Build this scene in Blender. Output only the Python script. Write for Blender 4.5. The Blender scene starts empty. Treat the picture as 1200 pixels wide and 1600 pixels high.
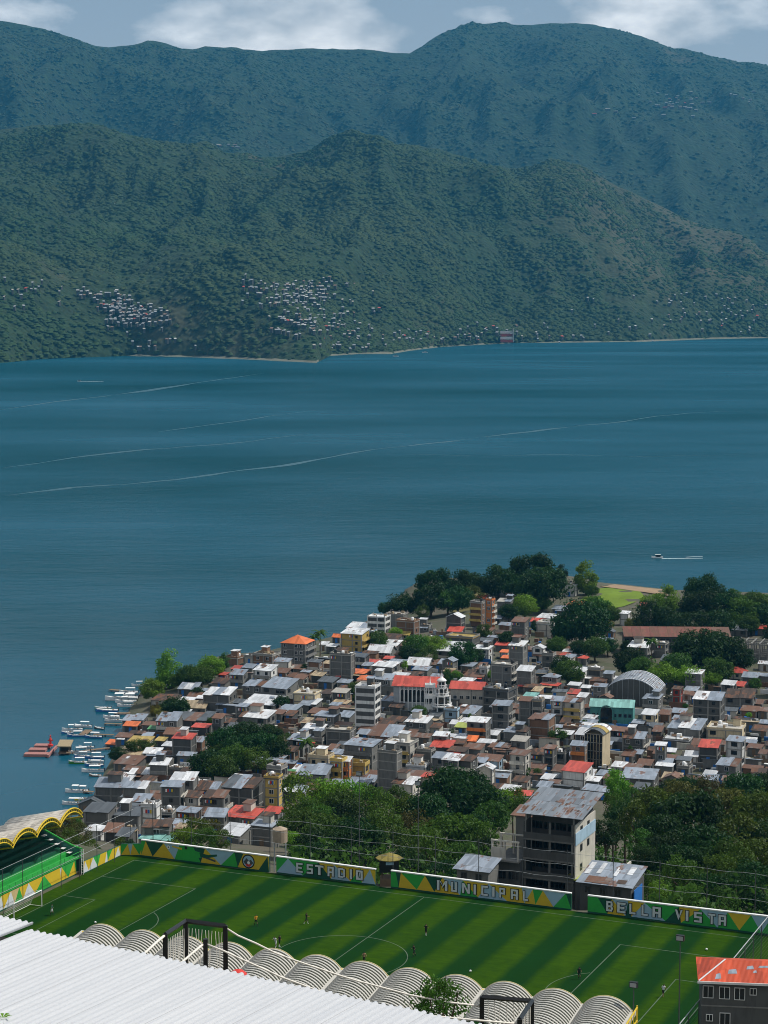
import bpy, bmesh, math, random
import numpy as np
from mathutils import Vector, Matrix

R = math.radians
random.seed(7)
rng = np.random.default_rng(11)
SC = bpy.context.scene
COL = SC.collection

# ------------------------------------------------------------------ camera
FPX = 3241.0                      # focal length in photo pixels (1200 x 1600)
CAMZ = 151.6                      # metres above the lake (lake surface is z = 0)
PITCH = math.atan(360 / FPX)
cam_d = bpy.data.cameras.new('camera'); cam = bpy.data.objects.new('camera', cam_d); COL.objects.link(cam)
cam.location = (0, 0, CAMZ); cam.rotation_euler = (R(90) - PITCH, 0, 0)
cam_d.sensor_fit = 'VERTICAL'; cam_d.sensor_height = 36; cam_d.sensor_width = 27
cam_d.lens = FPX / 1600 * 36; cam_d.clip_start = 1; cam_d.clip_end = 40000
SC.camera = cam
SC.render.resolution_x = 768; SC.render.resolution_y = 1024

# ------------------------------------------------------------------ light
SUN_AZ, SUN_EL = R(7), R(55)      # azimuth from +X towards +Y
sdir = Vector((math.cos(SUN_EL) * math.cos(SUN_AZ), math.cos(SUN_EL) * math.sin(SUN_AZ), math.sin(SUN_EL)))
sun_d = bpy.data.lights.new('sun', 'SUN'); sun_d.energy = 5.0; sun_d.angle = R(0.53); sun_d.color = (1, .955, .88)
sun = bpy.data.objects.new('sun', sun_d); COL.objects.link(sun)
sun.rotation_euler = sdir.to_track_quat('Z', 'Y').to_euler(); sun.location = (300, 300, 600)
world = bpy.data.worlds.new('World'); SC.world = world; world.use_nodes = True
wn = world.node_tree; wn.nodes.clear()
def wnode(t, **k):
    n = wn.nodes.new(t)
    for a, b in k.items(): setattr(n, a, b)
    return n
sky = wnode('ShaderNodeTexSky', sky_type='NISHITA', sun_disc=False)
sky.sun_elevation = SUN_EL; sky.sun_rotation = R(90) - SUN_AZ; sky.altitude = 1500; sky.air_density = 1.0; sky.dust_density = 2.2; sky.ozone_density = 1.6
tc = wnode('ShaderNodeTexCoord')
mp = wnode('ShaderNodeMapping'); mp.inputs['Scale'].default_value = (1, 1, 2.1); mp.inputs['Location'].default_value = (1.12, 0.2, 0.28)
nz = wnode('ShaderNodeTexNoise'); nz.inputs['Scale'].default_value = 9.5; nz.inputs['Detail'].default_value = 9; nz.inputs['Roughness'].default_value = .52
rmp = wnode('ShaderNodeValToRGB'); rmp.color_ramp.elements[0].position = .47; rmp.color_ramp.elements[1].position = .62
nz2 = wnode('ShaderNodeTexNoise'); nz2.inputs['Scale'].default_value = 19; nz2.inputs['Detail'].default_value = 6
rm2 = wnode('ShaderNodeMapRange'); rm2.inputs[1].default_value = .3; rm2.inputs[2].default_value = .7; rm2.inputs[3].default_value = 21.0; rm2.inputs[4].default_value = 33.
ccol = wnode('ShaderNodeCombineColor')
mixc = wnode('ShaderNodeMix', data_type='RGBA')
bg = wnode('ShaderNodeBackground'); bg.inputs['Strength'].default_value = 0.05
wo = wnode('ShaderNodeOutputWorld')
L = wn.links.new
L(tc.outputs['Generated'], mp.inputs['Vector']); L(mp.outputs[0], nz.inputs['Vector']); L(mp.outputs[0], nz2.inputs['Vector'])
L(nz.outputs[0], rmp.inputs[0]); L(nz2.outputs[0], rm2.inputs[0])
for i in range(3): L(rm2.outputs[0], ccol.inputs[i])
sz = wnode('ShaderNodeSeparateXYZ'); L(tc.outputs['Generated'], sz.inputs[0])
veil = wnode('ShaderNodeMapRange'); L(sz.outputs[2], veil.inputs[0]); veil.inputs[1].default_value = .04; veil.inputs[2].default_value = .45; veil.inputs[3].default_value = .50; veil.inputs[4].default_value = .06
vm = wnode('ShaderNodeMix', data_type='RGBA'); vm.inputs[7].default_value = (21.5, 24.0, 26.5, 1)   # pale thickening of the air towards the horizon, all round
L(veil.outputs[0], vm.inputs[0]); L(sky.outputs[0], vm.inputs[6]); L(rmp.outputs[0], mixc.inputs[0]); L(vm.outputs[2], mixc.inputs[6])
L(ccol.outputs[0], mixc.inputs[7])
L(mixc.outputs[2], bg.inputs[0]); L(bg.outputs[0], wo.inputs[0])
SC.view_settings.view_transform = 'Standard'; SC.view_settings.look = 'None'
SC.view_settings.gamma = 1; SC.view_settings.use_curve_mapping = False
SC.view_settings.exposure = -0.15
SC.cycles.use_denoising = True; SC.cycles.filter_width = 1.0
SC.cycles.max_bounces = 6; SC.cycles.diffuse_bounces = 2; SC.cycles.glossy_bounces = 2; SC.cycles.volume_bounces = 0
SC.cycles.transparent_max_bounces = 6

# ------------------------------------------------------------------ pixel <-> place
def ray(x, y):
    b = -(y - 800) / FPX
    return np.array([(x - 600) / FPX, math.cos(PITCH) + b * math.sin(PITCH), -math.sin(PITCH) + b * math.cos(PITCH)])
def at(x, y, z):                   # the point of height z seen at photo pixel x, y
    r = ray(x, y); t = (z - CAMZ) / r[2]
    return Vector((r[0] * t, r[1] * t, z))
def atd(x, y, d):                  # the point at forward distance d
    r = ray(x, y); t = d / r[1]
    return Vector((r[0] * t, d, CAMZ + r[2] * t))
def proj(p):
    dz = p[2] - CAMZ
    f = p[1] * math.cos(PITCH) - dz * math.sin(PITCH); u = p[1] * math.sin(PITCH) + dz * math.cos(PITCH)
    return 600 + FPX * p[0] / f, 800 - FPX * u / f
def scale_at(p): return FPX / math.hypot(p[1], CAMZ - p[2])
TH = 0.41; CT, ST = math.cos(TH), math.sin(TH); OX, OY = -63.74, 267.2
PZ = 60.0
def pw(X, Y, z=PZ): return Vector((OX + CT * X + ST * Y, OY - ST * X + CT * Y, z))
def wp(x, y): return CT * (x - OX) - ST * (y - OY), ST * (x - OX) + CT * (y - OY)

# ------------------------------------------------------------------ numpy noise
def _hash(i, j, s):
    h = (i.astype(np.int64) * 374761393 + j.astype(np.int64) * 668265263 + s * 974711) & 0x7fffffff
    h = ((h ^ (h >> 13)) * 1274126177) & 0x7fffffff
    return ((h ^ (h >> 16)) & 0xffff) / 65535.0
def vnoise(x, y, s=0):
    i = np.floor(x); j = np.floor(y); u = x - i; v = y - j
    u = u * u * (3 - 2 * u); v = v * v * (3 - 2 * v)
    a = _hash(i, j, s); b = _hash(i + 1, j, s); c = _hash(i, j + 1, s); d = _hash(i + 1, j + 1, s)
    return (a * (1 - u) + b * u) * (1 - v) + (c * (1 - u) + d * u) * v
def fbm(x, y, o=4, s=0, ridged=False):
    t = 0; a = 1; n = 0
    for k in range(o):
        v = vnoise(x, y, s + k)
        if ridged: v = 1 - np.abs(2 * v - 1)
        t = t + a * v; n += a; a *= .5; x = x * 2.03 + 5.1; y = y * 2.03 + 1.7
    return t / n

# ------------------------------------------------------------------ mesh helpers
class MB:
    def __init__(s): s.v = []; s.f = []; s.m = []
    def vert(s, p): s.v.append(tuple(p)); return len(s.v) - 1
    def face(s, pts, m=0):
        i = len(s.v); s.v += [tuple(p) for p in pts]; s.f.append(tuple(range(i, i + len(pts)))); s.m.append(m); return s
    def box(s, x0, y0, z0, x1, y1, z1, m=0):
        i = len(s.v)
        s.v += [(x0, y0, z0), (x1, y0, z0), (x1, y1, z0), (x0, y1, z0), (x0, y0, z1), (x1, y0, z1), (x1, y1, z1), (x0, y1, z1)]
        for q in ((0, 3, 2, 1), (4, 5, 6, 7), (0, 1, 5, 4), (1, 2, 6, 5), (2, 3, 7, 6), (3, 0, 4, 7)):
            s.f.append(tuple(i + k for k in q)); s.m.append(m)
        return s
    def hexa(s, lo, hi, m=0):       # two quads, lower and upper
        i = len(s.v); s.v += [tuple(p) for p in lo] + [tuple(p) for p in hi]
        for q in ((0, 3, 2, 1), (4, 5, 6, 7), (0, 1, 5, 4), (1, 2, 6, 5), (2, 3, 7, 6), (3, 0, 4, 7)):
            s.f.append(tuple(i + k for k in q)); s.m.append(m)
        return s
    def slab(s, quad, t, m=0):      # a quad given a thickness downward
        return s.hexa([(p[0], p[1], p[2] - t) for p in quad], quad, m)
    def tube(s, pts, r, n=6, m=0, r2=None):
        pts = [Vector(p) for p in pts]; rings = []
        for k, p in enumerate(pts):
            d = (pts[min(k + 1, len(pts) - 1)] - pts[max(k - 1, 0)])
            d = d.normalized() if d.length > 1e-9 else Vector((0, 0, 1))
            u = d.cross(Vector((0, 0, 1)) if abs(d.z) < .9 else Vector((1, 0, 0))).normalized(); w = d.cross(u)
            rr = r if r2 is None else r + (r2 - r) * k / max(1, len(pts) - 1)
            i = len(s.v); rings.append(i)
            for q in range(n):
                a = 2 * math.pi * q / n; s.v.append(tuple(p + u * (rr * math.cos(a)) + w * (rr * math.sin(a))))
        for a, b in zip(rings, rings[1:]):
            for q in range(n):
                s.f.append((a + q, a + (q + 1) % n, b + (q + 1) % n, b + q)); s.m.append(m)
        s.f.append(tuple(rings[0] + q for q in range(n))[::-1]); s.m.append(m)
        s.f.append(tuple(rings[-1] + q for q in range(n))); s.m.append(m)
        return s
    def lathe(s, prof, n=12, m=0, c=(0, 0), ph=0):
        rings = []
        for r, z in prof:
            i = len(s.v); rings.append(i)
            for q in range(n):
                a = 2 * math.pi * q / n + ph; s.v.append((c[0] + r * math.cos(a), c[1] + r * math.sin(a), z))
        for a, b in zip(rings, rings[1:]):
            for q in range(n):
                s.f.append((a + q, a + (q + 1) % n, b + (q + 1) % n, b + q)); s.m.append(m)
        s.f.append(tuple(rings[0] + q for q in range(n))[::-1]); s.m.append(m)
        s.f.append(tuple(rings[-1] + q for q in range(n))); s.m.append(m)
        return s
    def mesh(s, name, mats, smooth=False):
        me = bpy.data.meshes.new(name); me.from_pydata(s.v, [], s.f)
        for q in (mats if isinstance(mats, (list, tuple)) else [mats]): me.materials.append(q)
        if any(s.m): me.polygons.foreach_set('material_index', s.m)
        if smooth: me.polygons.foreach_set('use_smooth', [True] * len(me.polygons))
        me.update(); return me
    def build(s, name, mats, parent=None, smooth=False, loc=None):
        return link(name, s.mesh(name, mats, smooth), parent, loc)
def link(name, me, parent=None, loc=None, rz=None):
    o = bpy.data.objects.new(name, me); COL.objects.link(o)
    if parent is not None: o.parent = parent
    if loc is not None: o.location = loc
    if rz is not None: o.rotation_euler = (0, 0, rz)
    return o
def empty(name, loc, rz=0): return link(name, None, None, loc, rz)
def tag(o, label, cat, group=None):
    o['label'] = label; o['category'] = cat
    if group: o['group'] = group
    return o
def struct(o): o['kind'] = 'structure'; return o
def np_mesh(name, v, f, mats, smooth=True):
    me = bpy.data.meshes.new(name); k = f.shape[1]
    me.vertices.add(len(v)); me.vertices.foreach_set('co', np.asarray(v, np.float32).ravel())
    me.loops.add(f.size); me.loops.foreach_set('vertex_index', f.astype(np.int32).ravel())
    me.polygons.add(len(f)); me.polygons.foreach_set('loop_start', np.arange(0, f.size, k, dtype=np.int32))
    me.polygons.foreach_set('use_smooth', np.full(len(f), smooth))
    for q in mats: me.materials.append(q)
    me.update(calc_edges=True); return me

# ------------------------------------------------------------------ materials
class NT:
    def __init__(s, name):
        s.mat = bpy.data.materials.new(name); s.mat.use_nodes = True; s.t = s.mat.node_tree; s.t.nodes.clear()
    def n(s, t, ins=None, **k):
        n = s.t.nodes.new(t)
        for a, b in k.items(): setattr(n, a, b)
        for a, b in (ins or {}).items():
            if hasattr(b, 'is_output') or isinstance(b, bpy.types.NodeSocket): s.t.links.new(b, n.inputs[a])
            else: n.inputs[a].default_value = b
        return n
    def coord(s, kind='Object', sc=(1, 1, 1), loc=(0, 0, 0), rot=(0, 0, 0)):
        c = s.n('ShaderNodeTexCoord'); m = s.n('ShaderNodeMapping', {'Vector': c.outputs[kind], 'Scale': sc, 'Location': loc, 'Rotation': rot}); return m.outputs[0]
    def noise(s, vec, scale, detail=4, rough=.55, w=None):
        if w is not None:
            return s.n('ShaderNodeTexNoise', {'Vector': vec, 'Scale': scale, 'Detail': detail, 'Roughness': rough, 'W': w}, noise_dimensions='4D').outputs[0]
        return s.n('ShaderNodeTexNoise', {'Vector': vec, 'Scale': scale, 'Detail': detail, 'Roughness': rough}).outputs[0]
    def ramp(s, v, stops):
        r = s.n('ShaderNodeValToRGB', {0: v}); e = r.color_ramp.elements
        while len(e) < len(stops): e.new(.5)
        for q, (p, c) in zip(e, stops): q.position = p; q.color = (c[0], c[1], c[2], 1) if not isinstance(c, (int, float)) else (c, c, c, 1)
        return r.outputs[0]
    def mix(s, f, a, b, mode='MIX'):
        m = s.n('ShaderNodeMix', data_type='RGBA', blend_type=mode)
        for k, q in ((0, f), (6, a), (7, b)):
            if isinstance(q, bpy.types.NodeSocket): s.t.links.new(q, m.inputs[k])
            elif isinstance(q, (int, float)): m.inputs[k].default_value = q
            else: m.inputs[k].default_value = (*q, 1)
        return m.outputs[2]
    def math(s, op, a, b=0.0):
        m = s.n('ShaderNodeMath', operation=op)
        for k, q in ((0, a), (1, b)):
            if isinstance(q, bpy.types.NodeSocket): s.t.links.new(q, m.inputs[k])
            else: m.inputs[k].default_value = q
        return m.outputs[0]
    def rnd(s): return s.n('ShaderNodeObjectInfo').outputs['Random']
    def out(s, col, rough=.8, bump=None, bstr=.4, bdist=.05, metal=0, spec=.3, ior=None):
        p = s.n('ShaderNodeBsdfPrincipled')
        for k, q in (('Base Color', col), ('Roughness', rough), ('Metallic', metal), ('Specular IOR Level', spec)):
            if isinstance(q, bpy.types.NodeSocket): s.t.links.new(q, p.inputs[k])
            elif k == 'Base Color': p.inputs[k].default_value = (*q, 1)
            else: p.inputs[k].default_value = q
        if bump is not None:
            b = s.n('ShaderNodeBump', {'Height': bump, 'Strength': bstr, 'Distance': bdist}); s.t.links.new(b.outputs[0], p.inputs['Normal'])
        o = s.n('ShaderNodeOutputMaterial', {0: p.outputs[0]}); s.p = p
        return s.mat
MATS = {}

def plain(name, c, rough=.6, var=.12, scale=1.2, metal=0, spec=.3):
    if name in MATS: return MATS[name]
    t = NT(name); v = t.coord(); f = t.noise(v, scale, 5, .6, t.math('MULTIPLY', t.rnd(), 40.))
    col = t.mix(f, tuple(q * (1 - var * 2) for q in c), tuple(min(1, q * (1 + var * 1.6)) for q in c))
    MATS[name] = t.out(col, rough, f, .15, .02, metal, spec); return MATS[name]
def wallmat(name, c, block=True):
    if name in MATS: return MATS[name]
    t = NT(name); rn = t.rnd(); v = t.coord()
    w = t.math('MULTIPLY', rn, 50.)
    f = t.noise(v, .55, 5, .62, w); g = t.noise(t.coord(sc=(1, 1, .18)), 1.6, 4, .6, w)
    col = t.mix(f, tuple(q * .72 for q in c), tuple(min(1, q * 1.2) for q in c))
    col = t.mix(t.ramp(g, [(.50, 0.), (.72, .55)]), col, tuple(q * .45 for q in c))
    col = t.mix(.55, col, t.ramp(rn, [(0, (.55, .55, .55)), (1, (1.15, 1.15, 1.12))]), 'MULTIPLY')
    b = t.n('ShaderNodeTexBrick', {'Vector': v, 'Scale': 1.0, 'Mortar Size': .012, 'Brick Width': .4, 'Row Height': .2})
    MATS[name] = t.out(col, .88, f, .3, .02); return MATS[name]
def sheetmat(name, c, rust=.35, rough=.5, metal=0., fade=None):
    """corrugated roof sheeting: object Y runs down the slope"""
    if name in MATS: return MATS[name]
    t = NT(name); rn = t.rnd(); w = t.math('MULTIPLY', rn, 90.)
    v = t.coord(); st = t.coord(sc=(1.5, .22, .22)); sh = t.coord(sc=(1.15, .28, .01))
    cor = t.n('ShaderNodeTexWave', {'Vector': v, 'Scale': 2.2, 'Distortion': 0.}, wave_type='BANDS', bands_direction='X').outputs[1]
    f = t.noise(st, 1.1, 5, .6, w); p = t.noise(v, .33, 3, .6, w)
    cell = t.n('ShaderNodeTexVoronoi', {'Vector': sh, 'Scale': 1., 'Randomness': .25, 'W': w}, voronoi_dimensions='4D', feature='F1').outputs['Color']
    sep = t.n('ShaderNodeSeparateColor', {0: cell}).outputs[0]
    col = t.mix(f, tuple(q * .74 for q in c), tuple(min(1, q * 1.16) for q in c))
    col = t.mix(.6, col, t.ramp(sep, [(0, (.5, .5, .5)), (1, (1.3, 1.3, 1.3))]), 'MULTIPLY')
    rc = t.mix(f, (.065, .032, .020), (.22, .105, .06))
    rm = t.math('ADD', t.math('MULTIPLY', p, .62), t.math('ADD', t.math('MULTIPLY', sep, .30), t.math('MULTIPLY', f, .28)))
    thr = .86 - rust * .5
    col = t.mix(t.ramp(rm, [(thr, 0.), (thr + .05, .9)]), col, rc)
    col = t.mix(.5, col, t.ramp(rn, [(0, (.70, .71, .73)), (1, (1.12, 1.1, 1.08))]), 'MULTIPLY')
    MATS[name] = t.out(col, rough, cor, .5, .04, metal); return MATS[name]
ROOF = {
    'b': sheetmat('blue grey roof sheet', (.27, .315, .375), .26, .45), 'w': sheetmat('pale roof sheet', (.66, .68, .70), .24, .45),
    'r': sheetmat('rusty roof sheet', (.25, .20, .175), .80), 'd': sheetmat('brown roof sheet', (.075, .054, .044), .42, .8),
    'R': sheetmat('red roof sheet', (.52, .085, .06), .22), 'o': sheetmat('orange roof sheet', (.68, .17, .055), .05),
    'g': sheetmat('green roof sheet', (.08, .25, .10), .05), 'y': sheetmat('ochre roof sheet', (.42, .31, .09), .10),
    't': sheetmat('tan roof sheet', (.42, .33, .21), .28), 'k': sheetmat('slate roof sheet', (.10, .115, .13), .05),
    'T': sheetmat('turquoise roof sheet', (.22, .46, .42), .05), 'l': sheetmat('lime roof sheet', (.36, .42, .10), .1),
    'c': wallmat('pale concrete slab', (.43, .41, .37))}
ROOFWORD = {'b': 'blue-grey metal', 'w': 'white metal', 'r': 'rusty metal', 'd': 'dark brown metal', 'R': 'red metal', 'o': 'orange', 'g': 'green',
            'y': 'ochre yellow', 't': 'tan', 'k': 'dark slate', 'T': 'turquoise', 'l': 'lime green', 'c': 'flat concrete'}
WALL = {'c': wallmat('grey block wall', (.165, .165, .157)), 'l': wallmat('pale plaster wall', (.56, .53, .47)), 'w': wallmat('white plaster wall', (.70, .70, .68)),
        'k': wallmat('dark block wall', (.095, .097, .095)), 'y': wallmat('yellow plaster wall', (.56, .40, .12)), 'o': wallmat('orange plaster wall', (.56, .19, .05)),
        'B': wallmat('light blue plaster wall', (.34, .48, .60)), 'T': wallmat('teal plaster wall', (.08, .26, .25)), 'R': wallmat('red plaster wall', (.40, .06, .045)),
        'n': wallmat('brown plaster wall', (.24, .14, .09)), 'C': wallmat('cream plaster wall', (.68, .57, .38))}
WALLWORD = {'c': 'grey block', 'l': 'pale plaster', 'w': 'white', 'k': 'dark grey', 'y': 'yellow', 'o': 'orange', 'B': 'light blue', 'T': 'teal', 'R': 'red', 'n': 'brown', 'C': 'cream'}
M_frame = wallmat('bare concrete', (.27, .265, .25))
M_white = plain('white paint', (.78, .78, .77), .5, .05)
M_glass = plain('dark window glass', (.012, .016, .02), .12, .1, spec=.6)
M_black = plain('black steel', (.012, .013, .014), .45, .1, spec=.4)
M_steel = plain('galvanised steel', (.34, .36, .37), .45, .12)
M_darksteel = plain('dark weathered steel', (.07, .075, .078), .55, .15)
M_yel = plain('yellow paint', (.62, .44, .03), .5, .08)
M_grn = plain('green paint', (.035, .36, .06), .5, .1)
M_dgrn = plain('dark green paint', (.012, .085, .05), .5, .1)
M_lblue = plain('pale blue paint', (.30, .46, .58), .55, .08)
M_red = plain('red paint', (.55, .04, .03), .5, .1)
M_blue = plain('blue tarpaulin', (.03, .16, .48), .5, .12)
M_rope = plain('cream rope', (.78, .74, .66), .8, .1, 8)
M_wood = plain('weathered timber', (.20, .14, .09), .8, .25)
M_thatch = plain('dry thatch', (.33, .26, .16), .9, .25, 3)
M_tank = plain('black plastic tank', (.02, .02, .022), .4, .1)
M_foam = plain('white water foam', (.62, .70, .74), .6, .2, .6)

def leafmat(name, c, var=.35, hue=.04):
    t = NT(name); v = t.coord(); rn = t.rnd()
    f = t.noise(v, .55, 4, .6, t.math('MULTIPLY', rn, 30.)); g = t.noise(v, 4.5, 2, .5)
    col = t.mix(t.ramp(f, [(.32, 0.), (.68, 1.)]), tuple(q * (1 - var) for q in c), tuple(q * (1 + var) for q in (c[0] * 1.15, c[1] * 1.05, c[2] * .8)))
    col = t.mix(t.math('MULTIPLY', g, .6), col, tuple(q * .55 for q in c))
    hs = t.n('ShaderNodeHueSaturation', {'Hue': t.math('ADD', t.math('MULTIPLY', rn, hue), .5 - hue / 2), 'Saturation': .95, 'Value': t.math('ADD', t.math('MULTIPLY', rn, .5), .78), 'Color': col}).outputs[0]
    d = t.n('ShaderNodeBsdfDiffuse', {'Color': hs}); tr = t.n('ShaderNodeBsdfTranslucent', {'Color': hs})
    gl = t.n('ShaderNodeBsdfGlossy', {'Color': (.8, .85, .9, 1), 'Roughness': .5})
    m = t.n('ShaderNodeMixShader', {0: .42, 1: d.outputs[0], 2: tr.outputs[0]})
    m2 = t.n('ShaderNodeMixShader', {0: .014, 1: m.outputs[0], 2: gl.outputs[0]})
    t.n('ShaderNodeOutputMaterial', {0: m2.outputs[0]}); return t.mat
LEAF = {'d': leafmat('dark evergreen leaves', (.017, .056, .008)), 'm': leafmat('mid green leaves', (.048, .118, .008)), 'b': leafmat('bright green leaves', (.125, .275, .006)),
        'o': leafmat('olive leaves', (.064, .120, .006)), 'n': leafmat('dry brown leaves', (.080, .088, .014)), 'y': leafmat('yellow green leaves', (.17, .17, .02))}
M_bark = plain('tree bark', (.10, .075, .05), .9, .3, 2.5)

# ------------------------------------------------------------------ terrain
SHORE = [(-260, 1420), (-40, 1350), (90, 1300), (140, 1262), (150, 1235), (157, 1205), (166, 1180), (175, 1160), (192, 1135), (200, 1110), (212, 1090), (222, 1072), (240, 1064), (275, 1064),
         (300, 1046), (325, 1030), (365, 1022), (400, 1023), (440, 1012), (490, 1003), (530, 993), (562, 975), (590, 966), (625, 948), (655, 932), (700, 918), (760, 911), (850, 902),
         (915, 904), (950, 914), (1000, 918), (1040, 922), (1065, 927), (1100, 927), (1200, 930), (1400, 940), (1700, 960), (2300, 1010)]
shore = [tuple(at(x, y, 0)[:2]) for x, y in SHORE]
land = shore + [(700, 700), (700, -260), (-320, -260), (-320, 430)]
def seg_dist(px, py, poly, closed=True):
    d = np.full(px.shape, 1e9); n = len(poly)
    for k in range(n if closed else n - 1):
        ax, ay = poly[k]; bx, by = poly[(k + 1) % n]; vx, vy = bx - ax, by - ay
        t = np.clip(((px - ax) * vx + (py - ay) * vy) / (vx * vx + vy * vy + 1e-9), 0, 1)
        d = np.minimum(d, np.hypot(px - ax - t * vx, py - ay - t * vy))
    return d
def inside(px, py, poly):
    c = np.zeros(np.shape(px), bool); n = len(poly)
    for k in range(n):
        ax, ay = poly[k]; bx, by = poly[(k + 1) % n]
        if ay == by: continue
        c ^= ((ay > py) != (by > py)) & (px < (bx - ax) * (py - ay) / (by - ay) + ax)
    return c
GX = np.arange(-330, 722, 4.); GY = np.arange(-268, 1200, 4.)
gx, gy = np.meshgrid(GX, GY)
sd = seg_dist(gx, gy, shore, False); ins = inside(gx, gy, land)
Xp = CT * (gx - OX) - ST * (gy - OY); Yp = ST * (gx - OX) + CT * (gy - OY)
dout = np.maximum(Yp - 65, -24 - Xp)
prof = np.interp(dout, [0, 5, 25, 55, 90, 135, 195, 240], [60, 56.5, 49, 42, 33, 22, 12, 10]) + np.clip(Xp - 118, 0, 200) * .1 * (dout < 5)
up = np.clip(-20 - Yp, 0, 400)
prof = np.where(dout <= 0, np.minimum(60 + .44 * up, 146), prof)
knoll = at(690, 930, 4); kn = 9 * np.exp(-(((gx - knoll.x) / 34) ** 2 + ((gy - knoll.y) / 34) ** 2))
low = .6 + np.clip(sd * .16, 0, 8.5) + kn
z = np.where(ins, np.minimum(prof, np.where(dout > 0, np.maximum(low, prof * (prof > 11)), prof)), -3 - sd * .1)
z = np.where(ins & (dout > 0), np.minimum(z, .5 + sd * .42 + kn), z)
z = np.where(ins & (sd < 6), np.minimum(z, .3 + sd * .3 + kn), z)
rough = (fbm(gx / 14, gy / 14, 3, 3) - .5) * np.clip(dout / 20, 0, 1) * 1.6 + (fbm(gx / 20, gy / 20, 3, 5) - .5) * np.clip(up / 20, 0, 1) * 3
z = z + np.where(ins & (sd > 8), rough, 0)
z = np.where((dout <= 0) & (up <= 0), 59.9, z)
GZ = z
def ground(x, y):
    i = min(max((x - GX[0]) / 4, 0), len(GX) - 1.001); j = min(max((y - GY[0]) / 4, 0), len(GY) - 1.001)
    a, b = int(i), int(j); u, v = i - a, j - b
    return float((GZ[b, a] * (1 - u) + GZ[b, a + 1] * u) * (1 - v) + (GZ[b + 1, a] * (1 - u) + GZ[b + 1, a + 1] * u) * v)
def atg(x, y, h=0):                # the point h above the ground seen at a pixel
    zz = 8.
    for _ in range(12):
        p = at(x, y, zz + h); zz += (ground(p.x, p.y) - zz) * .7
    return at(x, y, zz + h), zz
def grid_faces(nr, nc):
    i = np.arange(nr * nc).reshape(nr, nc)
    return np.stack([i[:-1, :-1], i[:-1, 1:], i[1:, 1:], i[1:, :-1]], -1).reshape(-1, 4)
t = NT('town earth'); v = t.coord()
f = t.noise(v, .09, 6, .65); g = t.noise(v, .6, 4, .6)
col = t.mix(t.ramp(f, [(.40, 0.), (.60, 1.)]), (.085, .075, .055), (.035, .055, .018))
col = t.mix(t.math('MULTIPLY', g, .7), col, (.13, .115, .09))
struct(link('terrain', np_mesh('terrain', np.stack([gx, gy, GZ], -1).reshape(-1, 3), grid_faces(*gx.shape), [t.out(col, .95, g, .6, .3)])))

# lake
t = NT('lake water'); v = t.coord(); v2 = t.coord(sc=(.45, 1, 1), rot=(0, 0, R(12)))
w1 = t.noise(v2, .16, 3, .6); w2 = t.noise(v, .02, 4, .55); w3 = t.noise(t.coord(sc=(.4, 1, 1), rot=(0, 0, R(-14))), .0022, 5, .6)
wind = t.ramp(w3, [(.22, 0.), (.72, 1.)])
w4 = t.noise(t.coord(sc=(.35, 1, 1), rot=(0, 0, R(9))), .045, 3, .6)
hgt = t.math('ADD', t.math('ADD', t.math('MULTIPLY', w1, .75), t.math('MULTIPLY', w2, 1.1)), t.math('MULTIPLY', w4, 1.3))
bmp = t.n('ShaderNodeBump', {'Height': hgt, 'Strength': .25, 'Distance': .9}).outputs[0]
body = t.n('ShaderNodeBsdfDiffuse', {'Color': t.mix(wind, (.001, .031, .036), (.004, .084, .140)), 'Normal': bmp})
glo = t.n('ShaderNodeBsdfGlossy', {'Color': (1, 1, 1, 1), 'Roughness': t.math('ADD', .14, t.math('MULTIPLY', wind, .10)), 'Normal': bmp})
frs = t.n('ShaderNodeFresnel', {'IOR': 1.333})          # wave facets keep the reflectance of a ruffled lake from rising to one at grazing angles
ms = t.n('ShaderNodeMixShader', {0: t.math('MINIMUM', frs.outputs[0], t.math('ADD', .11, t.math('MULTIPLY', wind, .06))), 1: body.outputs[0], 2: glo.outputs[0]})
t.n('ShaderNodeOutputMaterial', {0: ms.outputs[0]}); pm = t.mat
struct(MB().face([(-6500, 200, 0), (6500, 200, 0), (6500, 7600, 0), (-6500, 7600, 0)]).build('lake_water', pm))

# ------------------------------------------------------------------ far hills
def forest_ground(name, base, dry, amt, xdry=None, cell=.085):
    t = NT(name); v = t.coord(); f = t.noise(v, .0016, 6, .62); g = t.noise(v, .02, 5, .62); g2 = t.noise(v, .0045, 4, .6)
    col = t.mix(t.ramp(g, [(.35, 0.), (.65, 1.)]), tuple(q * .7 for q in base), tuple(q * 1.25 for q in base))
    col = t.mix(t.ramp(t.math('ADD', t.math('MULTIPLY', f, .7), t.math('MULTIPLY', g2, .3)), [(amt, 0.), (amt + .1, .8)]), col, dry)
    if xdry:
        x = t.n('ShaderNodeSeparateXYZ', {0: v}); k = t.n('ShaderNodeMapRange', {0: x.outputs[0], 1: xdry[0], 2: xdry[1]}).outputs[0]; kz = t.n('ShaderNodeMapRange', {0: x.outputs[2], 1: 60., 2: 180.}).outputs[0]
        col = t.mix(t.math('MULTIPLY', t.math('MULTIPLY', k, kz), t.ramp(g2, [(.36, .35), (.6, 1.)])), col, dry)
    vo = t.n('ShaderNodeTexVoronoi', {'Vector': v, 'Scale': cell, 'Randomness': 1.}, feature='SMOOTH_F1'); ds_ = vo.outputs['Distance']
    sep = t.n('ShaderNodeSeparateColor', {0: vo.outputs['Color']}).outputs[0]       # neighbouring crowns differ a little in colour
    col = t.mix(.45, col, t.ramp(sep, [(0, (.6, .6, .6)), (1, (1.35, 1.35, 1.25))]), 'MULTIPLY')
    return t.out(col, .95, t.math('ADD', t.math('SUBTRACT', 1., ds_), t.math('MULTIPLY', g, .3)), .9, 7.)
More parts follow.
